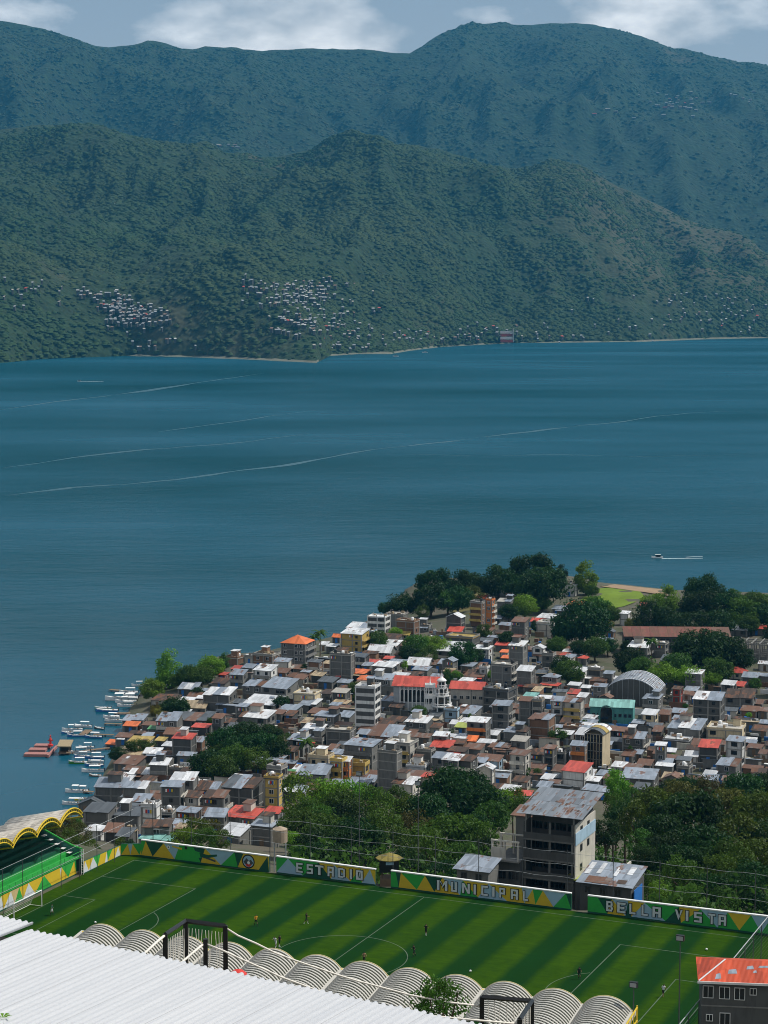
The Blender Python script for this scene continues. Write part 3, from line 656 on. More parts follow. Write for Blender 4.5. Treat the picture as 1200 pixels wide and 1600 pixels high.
DATA = """211 1120 36 m b 1|206 1129 24 m o 1|235 1128 24 m r 1|240 1134 15 m g 1|265 1120 36 m b 2|274 1141 34 m r 1|288 1148 34 m R 3 k blank|307 1153 26 m b 2|195 1146 26 m r 1|220 1153 36 m y 1|252 1152 16 m y 1|178 1157 22 m o 1
213 1171 46 m t 1 l|239 1171 28 m w 1|260 1175 26 m d 1|266 1160 22 m w 1|203 1186 40 m r 1 c|251 1188 32 m w 2|296 1071 32 m b 1|318 1075 22 m b 1|260 1088 40 m d 1|292 1093 24 m w 1|305 1100 40 m t 1|305 1118 56 m k 1|315 1131 28 m R 1
349 1050 14 m R 1 R|373 1049 24 m b 2|370 1041 12 m R 1|390 1039 20 m b 1|367 1026 24 f c 1 n|393 1025 20 f c 1 l|417 1021 38 f c 2 n|465 1001 44 h o 4 c|442 1029 26 m b 2|442 1046 22 m r 1|415 1042 32 m w 2 w|470 1041 20 m r 1|470 1056 20 m r 1|452 1060 24 m b 1|438 1068 46 m b 2|400 1067 36 m b 2|344 1080 46 m w 2 c
413 1093 56 m w 1|380 1099 20 m b 2|406 1114 42 m w 2|342 1117 18 m r 2|480 1081 38 f c 2 C|453 1104 32 m b 1|436 1110 20 m r 1|485 1096 32 m b 1|492 1133 34 m w 2|358 1124 22 m d 1|220 1203 36 m w 1|192 1212 38 m w 1|175 1222 50 m b 2 c blank|213 1225 40 m b 2|212 1239 26 m r 1|238 1238 18 m r 1|253 1244 20 g r 1
270 1222 34 m b 3|288 1211 42 m w 3|275 1198 28 f c 1|147 1252 46 G k 1|157 1266 44 m k 2 c blank|203 1268 42 m k 2|236 1262 28 f w 3 w blank|262 1270 22 f c 2 c|294 1262 40 m b 2|270 1275 34 m b 1|275 1288 38 m b 1|300 1278 28 m b 1|247 1292 46 m d 2|149 1301 28 h w 1|178 1301 26 m r 1|198 1306 32 f t 1|248 1311 56 m T 1|302 1239 28 m d 2|314 1222 28 f c 2
325 1226 40 m d 2|338 1240 38 m d 2|380 1222 54 m k 3 k blank|384 1240 48 g d 1|427 1213 27 f k 4 y|382 1268 54 m R 2 c blank|428 1263 28 m R 1|338 1268 34 m b 2|367 1298 40 m w 1|414 1288 38 m b 2|467 1150 30 m b 2|457 1168 18 m d 1|433 1198 28 f c 2|451 1205 16 m g 1|468 1230 26 m b 1|528 993 15 g o 1|555 985 38 m w 3 y|581 985 12 f B 2 B|563 976 38 m w 1|592 962 32 f w 3 k band|507 1003 12 m w 1|520 1006 18 m w 1
535 1021 38 f c 4 c blank|493 1030 22 m k 2|563 1022 26 m k 2|597 1015 40 g w 1|582 1031 26 m R 1|603 1036 38 m w 2|562 1047 32 m o 1|572 1057 24 m o 1|599 1056 34 m b 2|540 1047 28 m b 1|513 1060 28 m k 1|539 1062 22 m b 1|498 1051 22 m t 1|533 1077 26 m c 2|553 1074 16 m o 1|575 1071 40 f w 6 k band|607 996 38 m d 1|603 1005 44 m w 1|608 1025 16 m R 1
525 1097 18 m b 1|537 1102 20 m r 1|497 1109 28 m r 1|512 1113 36 m b 2|533 1139 42 f c 2 c|495 1153 34 f c 1|470 1149 36 m b 1|567 1157 50 m b 3 c|609 1173 36 f c 5 c blank|528 1172 22 m b 1|502 1181 36 f c 2 C|529 1187 24 f c 3 y balc|540 1183 14 m w 3 o balo|492 1203 50 m b 2 c|456 1208 24 m d 1|560 1193 32 f y 2 y balc|570 1216 40 m d 1|612 1217 40 m d 1|561 1222 36 m b 1|612 1226 24 G w 1|600 1130 40 m d 1|633 1131 26 m d 1|604 1142 50 m r 2|620 1121 28 m d 1|620 1100 22 m d 1|492 1226 32 m d 1
728 1077 34 f c 2 y|730 1060 24 m w 1|788 1037 36 f c 3|706 1108 24 f k 2 B|781 1075 46 f k 3 k|785 1097 30 m b 4 k|748 1122 34 m w 3 c balo|655 1122 40 m w 2 k|730 1108 38 m r 1|722 1131 20 m l 1|712 1126 14 m w 1|690 1144 24 m w 2|714 1150 44 m w 1|738 1152 16 m o 1|761 1155 28 m w 1|692 1161 36 m R 1|716 1168 30 m d 1|620 1098 14 m d 1|607 1090 20 m b 1|627 1158 46 f c 3 l balc|665 1171 28 f c 2|657 1035 38 g w 1|703 1030 20 G b 2|687 1034 26 m r 1|733 1036 22 m b 1|708 1049 20 m d 1|747 1053 22 m r 1|757 1042 15 f w 2 w|791 1024 14 m o 1|642 1052 22 m d 1
782 1163 36 m r 1|742 1164 28 m r 1|691 1178 28 m b 2|667 1182 22 f w 1|653 1194 34 f w 1 w|708 1181 32 m w 3 k|730 1182 30 m d 3 k|752 1185 18 m b 2 w|768 1182 34 m r 2 B|760 1197 28 G w 3 l|652 1206 26 m r 2 l|669 1208 18 m R 2 l|635 1217 38 m d 2 l|743 1217 32 m l 1|778 1225 28 m d 1|793 1228 20 m w 1
620 958 32 f c 2 c|637 969 34 f c 3 n|630 989 28 g y 1|661 976 26 f c 1|712 962 27 G w 3 k|712 982 24 m R 1|723 993 48 f y 2 k|705 1011 42 m w 2|755 1009 28 m w 2 w|641 1004 28 m r 1|752 931 16 m R 1|766 936 13 f o 5 o|747 940 22 f c 4 n balc|803 928 24 f c 2|790 936 24 m c 3|773 962 26 m b 1|750 963 20 m b 1|758 983 26 m r 1|813 967 24 m r 3|790 973 20 m b 1|787 986 22 m d 1|877 948 26 m b 1|900 942 24 m o 1|892 913 20 f w 2 w|857 973 32 f w 2 l|855 961 28 m w 1|836 967 10 m R 1
785 1004 22 m R 1|810 1004 26 m w 4 c|789 1015 12 m o 1|842 1010 20 G w 2 w|872 1009 16 m r 1|910 1009 18 m R 1|883 1021 16 h R 1 w|912 1026 16 h R 1|880 1030 22 f w 1 w|858 1022 20 f c 2|822 1043 26 m w 3 c|860 1066 32 m R 1|862 1055 26 h b 2|908 1044 26 m w 2|931 1045 24 f t 2|952 1048 16 m b 2|917 1055 22 m w 1|898 1066 20 m w 1|916 1070 14 m w 1|938 1068 22 m b 3|830 1083 22 m T 1|822 1090 20 m r 3|841 1093 18 f t 3 k|872 1090 21 m b 3 w|897 1092 30 m r 3 l balc|897 1079 18 m R 1|911 1084 14 m w 2|832 1069 26 m d 1|947 1087 20 G r 2|926 1093 18 m r 1|847 1118 36 m r 3 n|808 1138 38 m b 2|923 1117 20 m w 1|920 1130 26 m w 1|914 1142 26 m w 2 k|896 1136 30 f c 1
790 1166 38 m r 1|813 1152 26 m c 2|813 1173 28 m r 3 l|838 1174 34 h d 2 k|860 1164 18 m r 3 k|878 1174 20 f c 2|905 1159 26 m b 3 n balo|902 1197 40 m R 2 w|840 1204 22 m d 1|873 1209 24 m k 1|857 1211 18 m w 1|928 1214 22 m w 1|923 1228 22 m b 1|798 1228 30 m w 1|818 1236 28 m R 1|943 1205 18 m b 1|815 1215 26 m d 1
1009 942 18 m R 4 c|977 955 15 m w 2 w|954 985 15 G k 1|1000 1006 34 m w 2|1031 1004 26 f c 2|1053 1027 40 m k 1|947 997 22 m b 1|1157 980 28 m w 1|1190 979 26 m R 1|1107 973 12 m w 1|1148 1047 36 h R 1 l|1086 1047 27 m w 3 c|1173 1053 26 m b 1|1196 1052 20 m b 1|1196 1033 22 m w 1 w|1139 1065 22 m w 2|1157 1067 12 m R 1|1108 1086 46 m w 4 k|1157 1084 46 m d 2|1081 1074 22 m b 1|1059 1072 14 m d 2 R|1020 1087 28 m b 2|1016 1111 24 m w 2 C|1040 1111 18 m r 1|983 1088 28 f c 1|1124 1118 24 m d 1|1172 1105 28 m r 1|1194 1106 16 m r 1|1074 1131 54 m b 2 c|1135 1135 58 f c 2 C|998 1125 20 m b 1|966 1136 30 m r 2 k|992 1147 36 m d 2 k|1033 1159 13 m w 3|1060 1152 44 f w 1
1109 1161 32 m R 2 k|1150 1152 28 m b 4 w|1139 1189 34 m b 2|1081 1176 22 m w 1|1048 1169 18 m w 1|983 1175 20 m r 1|1040 1187 24 m b 1|1195 1172 14 m r 1|1180 1163 24 m r 1|1195 1125 14 m b 1|968 1192 22 m w 1|990 1195 28 m r 1|1008 1189 24 m r 1|1000 1207 56 m b 2 k|1052 1212 28 G r 2|1003 1226 24 m k 2 k|975 1213 20 m w 1|1070 1197 22 f c 1|1186 1201 24 m d 1"""
for line in DATA.split('\n'):
    for e in line.split('|'):
        q = e.split(); add_house(float(q[0]), float(q[1]), float(q[2]), q[3], q[4], q[5], q[6] if len(q) > 6 else '', q[7] if len(q) > 7 else '')
# church, halls and the other large buildings keep their own ground free: (x, y, half width, half depth, yaw)
KEEP = []
def keep(px, py, w, d): p, zg = atg(px, py, 2); KEEP.append((p.x, p.y, w / 2, d / 2))
keep(665, 1085, 22, 12); keep(690, 1105, 9, 9); keep(735, 1075, 13, 8); keep(992, 1085, 18, 13); keep(957, 1118, 15, 8); keep(935, 1172, 7, 7); keep(1057, 998, 42, 8); keep(1175, 1020, 16, 12)
def loc_(x, y): c, s = math.cos(TOWN_YAW), math.sin(TOWN_YAW); return x * c + y * s, -x * s + y * c
for it in range(3):
    for i, a in enumerate(HOUSES):
        ax, ay = loc_(a.x, a.y)
        for (kx, ky, kw, kd) in KEEP:
            bx, by = loc_(kx, ky); ox = a.w / 2 + kw - abs(ax - bx); oy = a.d / 2 + kd - abs(ay - by)
            if ox > 0 and oy > 0:
                if ox < oy: a.w = max(2.4, a.w - ox)
                else: a.d = max(2.6, a.d - oy)
        for b in HOUSES[i + 1:]:
            if abs(a.x - b.x) + abs(a.y - b.y) > 22: continue
            bx, by = loc_(b.x, b.y); ox = (a.w + b.w) / 2 - abs(ax - bx); oy = (a.d + b.d) / 2 - abs(ay - by)
            if ox > 0 and oy > 0:
                if oy < ox * 1.6: a.d = max(3.2, a.d - oy * .3); b.d = max(3.2, b.d - oy * .3)
                else: a.w = max(2.8, a.w - ox * .2); b.w = max(2.8, b.w - ox * .2)
# low houses the picture shows between the named ones
TOWNPX = [(170, 1262), (215, 1130), (300, 1085), (360, 1050), (450, 1040), (560, 1000), (640, 985), (740, 975), (800, 960), (860, 985), (960, 1062), (1210, 1062), (1210, 1225), (1060, 1235), (850, 1238), (620, 1235), (440, 1240), (330, 1290), (200, 1320)]
GROVES = [(385, 1165, 55, 32), (335, 1195, 40, 26), (690, 1020, 44, 24), (740, 1020, 26, 12), (920, 975, 50, 26), (1060, 1045, 60, 18), (985, 1040, 30, 16), (885, 1045, 28, 16), (262, 1100, 36, 14)]
g_ = random.Random(5); tries = 0
while len(HOUSES) < 292 and tries < 9000:
    tries += 1; x, y = g_.uniform(170, 1205), g_.uniform(980, 1310)
    if not inside(np.array(x), np.array(y), TOWNPX): continue
    if any(((x - a) / c) ** 2 + ((y - b) / d) ** 2 < 1 for a, b, c, d in GROVES): continue
    st = g_.choice([1, 1, 1, 2, 2]); p, zg = atg(x, y, 2.45 * st + .4); px_, py_ = loc_(p.x, p.y); w, d = g_.uniform(4.5, 7.5), g_.uniform(4, 6.5)
    ok = all(abs(px_ - loc_(h.x, h.y)[0]) > (w + h.w) / 2 + .2 or abs(py_ - loc_(h.x, h.y)[1]) > (d + h.d) / 2 + .3 for h in HOUSES)
    ok = ok and all(abs(px_ - loc_(k[0], k[1])[0]) > w / 2 + k[2] or abs(py_ - loc_(k[0], k[1])[1]) > d / 2 + k[3] for k in KEEP)
    if ok:
        h = add_house(x, y, 30, g_.choice('mmmmfG'), g_.choice('bbbwwrrddc'), st); h.w, h.d = w, d
        if h.kind == 'f' and h.col not in 'cwt': h.col = 'c'
for k in range(26):                # the town goes on beyond the right edge of the picture
    h = add_house(1222 + (k % 6) * 38 + g_.uniform(-8, 8), 1050 + (k // 6) * 40 + g_.uniform(-8, 8), g_.uniform(28, 40), g_.choice('mmmG'), g_.choice('bbwwrdd'), g_.choice([1, 2, 2, 3]))
def size_word(h):
    if h.st >= 4: return 'tall'
    if h.w > 9.5: return 'wide'
    return 'low' if h.st == 1 else ('two-storey' if h.st == 2 else 'three-storey')
SPECIAL = {(575, 1071): 'tall white six-storey block ringed by white floor bands', (609, 1173): 'tall blank grey concrete tower with bare corner walls', (465, 1001): 'four-storey grey hotel under an orange hip roof by the water',
           (766, 936): 'narrow bright orange stair tower with dark openings', (427, 1213): 'yellow four-storey block standing above the green grove', (592, 962): 'white-banded shoreline hotel with white rooftop rooms',
           (1009, 942): 'boxy grey tower with a red roof among lakeside trees', (1108, 1086): 'big dark grey four-storey block with a pale roof edge', (382, 1268): 'grey block house under the biggest bright red sheet roof',
           (248, 1311): 'low shed with turquoise roof right behind the mural wall', (175, 1222): 'big grey windowless boat shed at the water edge'}
for h in HOUSES: h.lx, h.ly = loc_(h.x, h.y)
for h in HOUSES:
    o = make_house(h, 'houses of the lakeside town')
    if (h.px, h.py) in SPECIAL: o['label'] = SPECIAL[(h.px, h.py)]
    else:
        rw = ROOFWORD[h.col] if not (h.kind == 'f') else {'w': 'flat white', 'y': 'flat ochre-edged', 'o': 'flat orange', 'k': 'flat dark', 't': 'flat tan', 'B': 'flat'}.get(h.col, 'flat concrete')
        LAB.append((o, f"{size_word(h)} {WALLWORD[h.wall]} house, {rw} {'gable' if h.kind in 'gG' else 'roof'}", h.px, h.py))

# ------------------------------------------------------------------ sheds and lean-tos in the gaps between houses
SHEDS = []
tries = 0
while len(SHEDS) < 296 and tries < 20000:
    tries += 1; x, y = g_.uniform(165, 1205), g_.uniform(975, 1312)
    if not inside(np.array(x), np.array(y), TOWNPX): continue
    if any(((x - a) / c) ** 2 + ((y - b) / d) ** 2 < .8 for a, b, c, d in GROVES): continue
    p, zg = atg(x, y, 2.6); px_, py_ = loc_(p.x, p.y); w, d = g_.uniform(2.4, 6), g_.uniform(2.2, 4.6)
    ok = all(abs(px_ - h.lx) > (w + h.w) / 2 * .9 or abs(py_ - h.ly) > (d + h.d) / 2 * .9 for h in HOUSES + SHEDS)
    ok = ok and all(abs(px_ - loc_(k[0], k[1])[0]) > w / 2 + k[2] * .9 or abs(py_ - loc_(k[0], k[1])[1]) > d / 2 + k[3] * .9 for k in KEEP)
    if not ok: continue
    h = House(); h.w, h.d, h.lx, h.ly = w, d, px_, py_; SHEDS.append(h)
    yaw = (TOWN_YAW if x > 345 else -.22) + g_.uniform(-.06, .06); H = g_.uniform(2.3, 3.4); a = R(g_.uniform(5, 14)) * g_.choice([1, 1, -1])
    root = empty('shed', (p.x, p.y, ground(p.x, p.y)), yaw); root['category'] = 'shed'; root['group'] = 'sheds and lean-tos between the houses'
    wl = g_.choice('cckcnl'); rf = g_.choice('bbbwrrdddkt'); sl = math.tan(a)
    MB().hexa([(-w / 2, -d / 2, -2.5), (w / 2, -d / 2, -2.5), (w / 2, d / 2, -2.5), (-w / 2, d / 2, -2.5)], [(-w / 2, -d / 2, H - sl * d / 2), (w / 2, -d / 2, H - sl * d / 2), (w / 2, d / 2, H + sl * d / 2), (-w / 2, d / 2, H + sl * d / 2)]).build('wall', WALL[wl], root)
    r = MB().box(-w / 2 - .35, -d / 2 - .4, 0, w / 2 + .35, d / 2 + .4, .07).build('roof', ROOF[rf], root, loc=(0, 0, H + .03)); r.rotation_euler = (a, 0, 0)
    link('door', g_.choice(DOOR), root, (g_.uniform(-w / 2 + .6, w / 2 - .6), -d / 2 - .03, 0))
    LAB.append((root, f"small {WALLWORD[wl]} shed, {ROOFWORD[rf]} lean-to roof", x, y))

# yards: crates, drums, low walls, sacks and sheets lying between the houses
cl = MB(); nclut = 0; cr_ = random.Random(77)
for _ in range(60000):
    if nclut >= 2600: break
    x, y = cr_.uniform(165, 1205), cr_.uniform(975, 1312)
    if not inside(np.array(x), np.array(y), TOWNPX): continue
    p, zg = atg(x, y, .8); lx, ly = loc_(p.x, p.y)
    if any(abs(lx - h.lx) < h.w / 2 + .1 and abs(ly - h.ly) < h.d / 2 + .1 for h in HOUSES + SHEDS): continue
    nclut += 1; a, b_, c_ = cr_.uniform(.2, .9), cr_.uniform(.2, .7), cr_.uniform(.3, 1.4); ang = TOWN_YAW + cr_.uniform(-.2, .2)
    if cr_.random() < .22: a, b_, c_ = cr_.uniform(1.2, 3), .1, cr_.uniform(1.2, 2.2)
    ca_, sa_ = math.cos(ang), math.sin(ang); z0 = ground(p.x, p.y); P4 = [(p.x + u * a * ca_ - v * b_ * sa_, p.y + u * a * sa_ + v * b_ * ca_) for u, v in ((-1, -1), (1, -1), (1, 1), (-1, 1))]
    cl.hexa([(u, v, z0 - .5) for u, v in P4], [(u, v, z0 + c_) for u, v in P4], cr_.choice([0, 0, 1, 1, 2, 3, 4, 5, 6, 7]))
co = cl.build('yard_clutter', [WALL['c'], ROOF['r'], M_white, M_wood, ROOF['b'], WALL['l'], M_black, M_blue]); co['kind'] = 'stuff'

# ------------------------------------------------------------------ church
p, zg = atg(655, 1068, 10); yaw = -.20
church = empty('church', (p.x, p.y + 4.5, ground(p.x, p.y)), yaw); tag(church, 'white church with a long red roof and tall dark arched windows', 'church')
s = scale_at(p); w, d, H = 72 / s, 10, 9.0
MB().box(-w / 2, -d / 2, -2, w / 2, d / 2, H).build('wall', wallmat('shaded white plaster', (.36, .39, .42)), church)  # white walls: their shade is put into the plaster as blue grey
for sg in (-1, 1):
    o = MB().box(-w / 2 - .6, (-6.2 if sg < 0 else 0), 0, w / 2 + .6, (0 if sg < 0 else 6.2), .14).build('roof_slope', ROOF['R'], church, loc=(0, 0, H + 2.55)); o.rotation_euler = (-sg * R(24), 0, 0)
g = MB()
for sx in (-1, 1): g.face([(sx * (w / 2 - .01), -d / 2, H), (sx * (w / 2 - .01), d / 2, H), (sx * (w / 2 - .01), 0, H + 2.4)])
g.build('gable', WALL['w'], church)
def arch_win(w, h, n=6):
    b = MB(); pts = [(-w / 2, 0), (w / 2, 0)] + [(w / 2 * math.cos(a), h - w / 2 + w / 2 * math.sin(a)) for a in [math.pi * k / n for k in range(n + 1)]]
    b.face([(x, 0, z) for x, z in pts], 1)
    q = [(x * 1.18, (z - h / 2) * 1.06 + h / 2) for x, z in pts]
    for k in range(len(pts)):
        k2 = (k + 1) % len(pts); b.face([(q[k][0], -.06, q[k][1]), (q[k2][0], -.06, q[k2][1]), (pts[k2][0], -.06, pts[k2][1]), (pts[k][0], -.06, pts[k][1])])
        b.face([(pts[k][0], -.06, pts[k][1]), (pts[k2][0], -.06, pts[k2][1]), (pts[k2][0], 0, pts[k2][1]), (pts[k][0], 0, pts[k][1])])
    return b
am = arch_win(1.15, 4.2).mesh('arched_window', [M_white, M_glass])
for k in range(8): link('arched_window', am, church, (-w / 2 + 3.0 + k * (w - 5) / 7.5, -d / 2 - .03, 3.8))
for k in range(9): MB().box(-.16, -.14, 0, .16, .0, H).build('pilaster', M_white, church, loc=(-w / 2 + 2.2 + k * (w - 5) / 7.5, -d / 2 - .01, 0))
link('arched_door', arch_win(1.6, 3.0).mesh('arched_door', [M_white, M_wood]), church, (-w * .02, -d / 2 - .035, -.6))
p2, _ = atg(732, 1069, 7); tr = empty('parish_hall', (p2.x, p2.y, ground(p2.x, p2.y)), yaw); tag(tr, 'low white parish hall with a red roof behind the church tower', 'hall'); w2 = 52 / s
MB().box(-w2 / 2, -4, -2, w2 / 2, 4, 6).build('wall', WALL['l'], tr)
for sg in (-1, 1):
    o = MB().box(-w2 / 2 - .5, (-4.9 if sg < 0 else 0), 0, w2 / 2 + .5, (0 if sg < 0 else 4.9), .14).build('roof_slope', ROOF['R'], tr, loc=(0, 0, 7.9)); o.rotation_euler = (-sg * R(23), 0, 0)
for k in range(5): link('window', WIN[0], tr, (-w2 / 2 + 1.6 + k * 2.2, -4.03, 2.6))
p, zg = at(690, 1123, 9), 9; tw = empty('church_tower', (p.x, p.y, ground(p.x, p.y)), -.1); tag(tw, 'white round church tower of stacked colonnades with a pointed lantern', 'tower')
def ring_tier(z0, r, h, ncol, rc):
    MB().lathe([(r * 1.16, z0 - .35), (r * 1.22, z0 - .1), (r * 1.22, z0)], 20).build('tier_floor', M_white, tw)
    MB().lathe([(r * .62, z0), (r * .62, z0 + h - .4)], 16).build('drum', WALL['k'], tw)  # dark colour paints the shade between the columns onto the drum
    cm = MB().lathe([(rc * 1.3, 0), (rc, .2), (rc * .9, h - .6), (rc * 1.4, h - .4)], 8).mesh('column', M_white)
    for k in range(ncol):
        a = 2 * math.pi * (k + .5) / ncol; link('column', cm, tw, (r * math.cos(a), r * math.sin(a), z0))
    dm = MB().box(-r * .16, -.05, .3, r * .16, .05, h * .7).mesh('dark_opening', M_glass)
    for k in range(ncol):
        a = 2 * math.pi * k / ncol; link('dark_opening', dm, tw, (r * .63 * math.cos(a), r * .63 * math.sin(a), z0), a + R(90))
    b = MB()
    for k in range(26):
        a = 2 * math.pi * k / 26; b.box(r * 1.16 * math.cos(a) - .05, r * 1.16 * math.sin(a) - .05, z0, r * 1.16 * math.cos(a) + .05, r * 1.16 * math.sin(a) + .05, z0 + .75)
    pts = [(r * 1.16 * math.cos(2 * math.pi * k / 24), r * 1.16 * math.sin(2 * math.pi * k / 24), z0 + .82) for k in range(25)]
    b.tube(pts, .09, 5); b.build('balustrade', M_white, tw)['kind'] = 'stuff'
ring_tier(0, 3.1, 4.6, 8, .26); ring_tier(4.6, 2.9, 3.4, 8, .22); ring_tier(8.0, 2.05, 2.6, 8, .18); ring_tier(10.6, 1.3, 2.2, 6, .14)
MB().lathe([(1.6, 12.7), (1.62, 12.9), (1.1, 13.4), (.5, 13.8), (.12, 14.4), (.05, 15.4)], 16).build('lantern_dome', M_white, tw, True)
MB().box(-.05, -.05, 15.3, .05, .05, 16.3).build('cross', M_white, tw)
p, zg = at(672, 1122, 9), 9; bt = empty('belvedere', (p.x, p.y, ground(p.x, p.y)), 0); tag(bt, 'slim white stacked balcony turret left of the church tower', 'turret')
for z0 in (0, 3.6, 7.2):
    MB().box(-1.7, -1.7, z0 + 3.2, 1.7, 1.7, z0 + 3.5).build('balcony_floor', M_white, bt)
    cm = MB().lathe([(.16, 0), (.13, 3.2)], 8).mesh('column', M_white)
    for sx in (-1, 1):
        for sy in (-1, 1): link('column', cm, bt, (sx * 1.3, sy * 1.3, z0))
    r = MB()
    for sg in (-1, 1): r.box(-1.65, sg * 1.62 - .05, z0 + 3.5, 1.65, sg * 1.62 + .05, z0 + 4.2).box(sg * 1.62 - .05, -1.55, z0 + 3.5, sg * 1.62 + .05, 1.55, z0 + 4.2)
    r.build('parapet', M_white, bt)
MB().lathe([(.4, 10.7), (.45, 11.2), (.15, 12.2), (.04, 13.6)], 10).build('spire', M_white, bt)

# ------------------------------------------------------------------ striped arched hall
p, zg = atg(992, 1085, 2); dm = empty('arched_hall', (p.x, p.y, ground(p.x, p.y)), -.28); tag(dm, 'large hall under a striped silver arched roof beside the trees', 'hall')
s = scale_at(p); w, d, rise, H = 84 / s, 17, 4.6, 4.2
def arc(w, rise, n, x0=0, z0=0):
    r = (w * w / 4 + rise * rise) / (2 * rise); a = math.asin(w / 2 / r)
    return [(x0 + r * math.sin(-a + 2 * a * k / n), z0 + r * math.cos(-a + 2 * a * k / n) - (r - rise)) for k in range(n + 1)]
A_ = arc(w, rise, 22, 0, H)
for k in range(16):
    y0, y1 = -d / 2 + d * k / 16, -d / 2 + d * (k + 1) / 16 - .03
    b = MB(); dz = .05 if k % 2 else .14
    for (xa, za), (xb, zb) in zip(A_, A_[1:]): b.hexa([(xa, y0, za), (xb, y0, zb), (xb, y1, zb), (xa, y1, za)], [(xa, y0, za + dz), (xb, y0, zb + dz), (xb, y1, zb + dz), (xa, y1, za + dz)])
    b.build('roof_strip', ROOF['w'] if k % 2 else ROOF['b'], dm, True)
b = MB(); b.face([(-w / 2, -d / 2 + .02, -3), (w / 2, -d / 2 + .02, -3)] + [(x, -d / 2 + .02, z - .02) for x, z in A_[::-1]])
b.face(([(-w / 2, d / 2 - .05, -3), (w / 2, d / 2 - .05, -3)] + [(x, d / 2 - .05, z - .02) for x, z in A_[::-1]])[::-1])
for sx in (-1, 1): b.box(sx * w / 2 - .1, -d / 2 + .03, -3, sx * w / 2 + .1, d / 2 - .06, H - .02)
b.build('wall', WALL['k'], dm)
b = MB()
for x, z in A_[::2]: b.tube([(x, -d / 2 - .1, z + .1), (x, -d / 2 - .1, 0)], .06, 4)
b.build('mullion_frame', M_steel, dm)['kind'] = 'stuff'

# ------------------------------------------------------------------ teal arched hall
p, zg = atg(957, 1118, 2); te = empty('teal_hall', (p.x, p.y, ground(p.x, p.y)), -.2); tag(te, 'long teal hall with a pale green roof and a big arched window', 'hall')
s = scale_at(p); w, d, H = 66 / s, 7.5, 5.6
MB().box(-w / 2, -d / 2, -2, w / 2, d / 2, H).build('wall', WALL['T'], te)
for sg in (-1, 1):
    o = MB().box(-w / 2 - .4, (-4.6 if sg < 0 else 0), 0, w / 2 + .4, (0 if sg < 0 else 4.6), .12).build('roof_slope', ROOF['T'], te, loc=(0, 0, H + 1.75)); o.rotation_euler = (-sg * R(24), 0, 0)
b = MB()
for sx in (-1, 1): b.face([(sx * (w / 2 - .01), -d / 2, H), (sx * (w / 2 - .01), d / 2, H), (sx * (w / 2 - .01), 0, H + 1.65)])
b.build('gable', WALL['T'], te)
link('arched_window', arch_win(3.8, 5.6, 10).mesh('arched_window', [WALL['T'], M_glass]), te, (-w * .12, -d / 2 - .3, .4))
MB().box(-w * .12 - 2.6, -d / 2 - .24, 0, -w * .12 + 2.6, -d / 2 - .02, 4.6).build('portal', WALL['T'], te)
for k in (-.42, -.3, .08, .2, .32, .43): link('window', WIN[1], te, (w * k, -d / 2 - .03, 2.3))

# ------------------------------------------------------------------ cream glass-fronted block with a rounded roof
p, zg = atg(933, 1196, 0); cb = empty('corner_block', (p.x, p.y, ground(p.x, p.y)), -.42); tag(cb, 'cream four-storey block with glass front and rounded ochre roof', 'block')
s = scale_at(p); w, d, H = 5.6, 7.5, 10.2
MB().box(-w / 2, -d / 2, -2, w / 2, d / 2, H).build('wall', WALL['C'], cb)
A2 = arc(w + .7, 1.5, 10, 0, H)
for k, m in ((0, 'k'), (1, 'y'), (2, 'w')):
    b = MB(); y0 = -d / 2 - .4 + k * 2.8; y1 = y0 + 2.72; dz = .12 + .1 * k
    for (xa, za), (xb, zb) in zip(A2, A2[1:]): b.hexa([(xa, y0, za), (xb, y0, zb), (xb, y1, zb), (xa, y1, za)], [(xa, y0, za + dz), (xb, y0, zb + dz), (xb, y1, zb + dz), (xa, y1, za + dz)])
    b.build('roof_strip', ROOF[m], cb)
pm_ = MB().box(-.36, -.05, 0, .36, 0, 2.3).mesh('glass_pane', M_glass)
for r in range(4):
    for k in range(6): link('glass_pane', pm_, cb, (-w / 2 + .5 + k * .92, -d / 2 - .03, .3 + r * 2.5))
    MB().box(-w / 2 + .05, -d / 2 - .16, 2.62 + r * 2.5, w / 2 - .05, -d / 2 - .02, 2.76 + r * 2.5).build('floor_band', M_frame, cb)

# ------------------------------------------------------------------ long rusty school and the unroofed skeleton
p, zg = atg(1057, 988, 7); sc_ = empty('school', (p.x, p.y, ground(p.x, p.y)), -.05); tag(sc_, 'very long school block with one rusty red roof behind the trees', 'school')
s = scale_at(p); w, d, H = 166 / s, 8, 6.2
MB().box(-w / 2, -d / 2, -2, w / 2, d / 2, H).build('wall', WALL['c'], sc_)
n = 12
for k in range(n):
    o = MB().box(-w / 2 + w * k / n, -5.2, 0, -w / 2 + w * (k + 1) / n - .04, 5.2, .1 + .03 * (k % 2)).build('roof_sheet', sheetmat('oxide red roof sheet', (.24, .085, .06), .62) if k < 10 else ROOF['r'], sc_, loc=(0, 0, H + .95)); o.rotation_euler = (R(13), 0, 0)
for k in range(18):
    link('window', WIN[2], sc_, (-w / 2 + 1.4 + k * (w - 2.8) / 17, -d / 2 - .03, 1.0)); link('window', WIN[2], sc_, (-w / 2 + 1.4 + k * (w - 2.8) / 17, -d / 2 - .03, 3.9))
MB().box(-w / 2, -d / 2 - 1.3, 3.0, w / 2, -d / 2 - .02, 3.25).build('walkway', M_frame, sc_)
p, zg = atg(1172, 1006, 6); sk = empty('concrete_skeleton', (p.x, p.y, ground(p.x, p.y)), -.35); tag(sk, 'unroofed concrete skeleton of posts and beams above the trees', 'building')
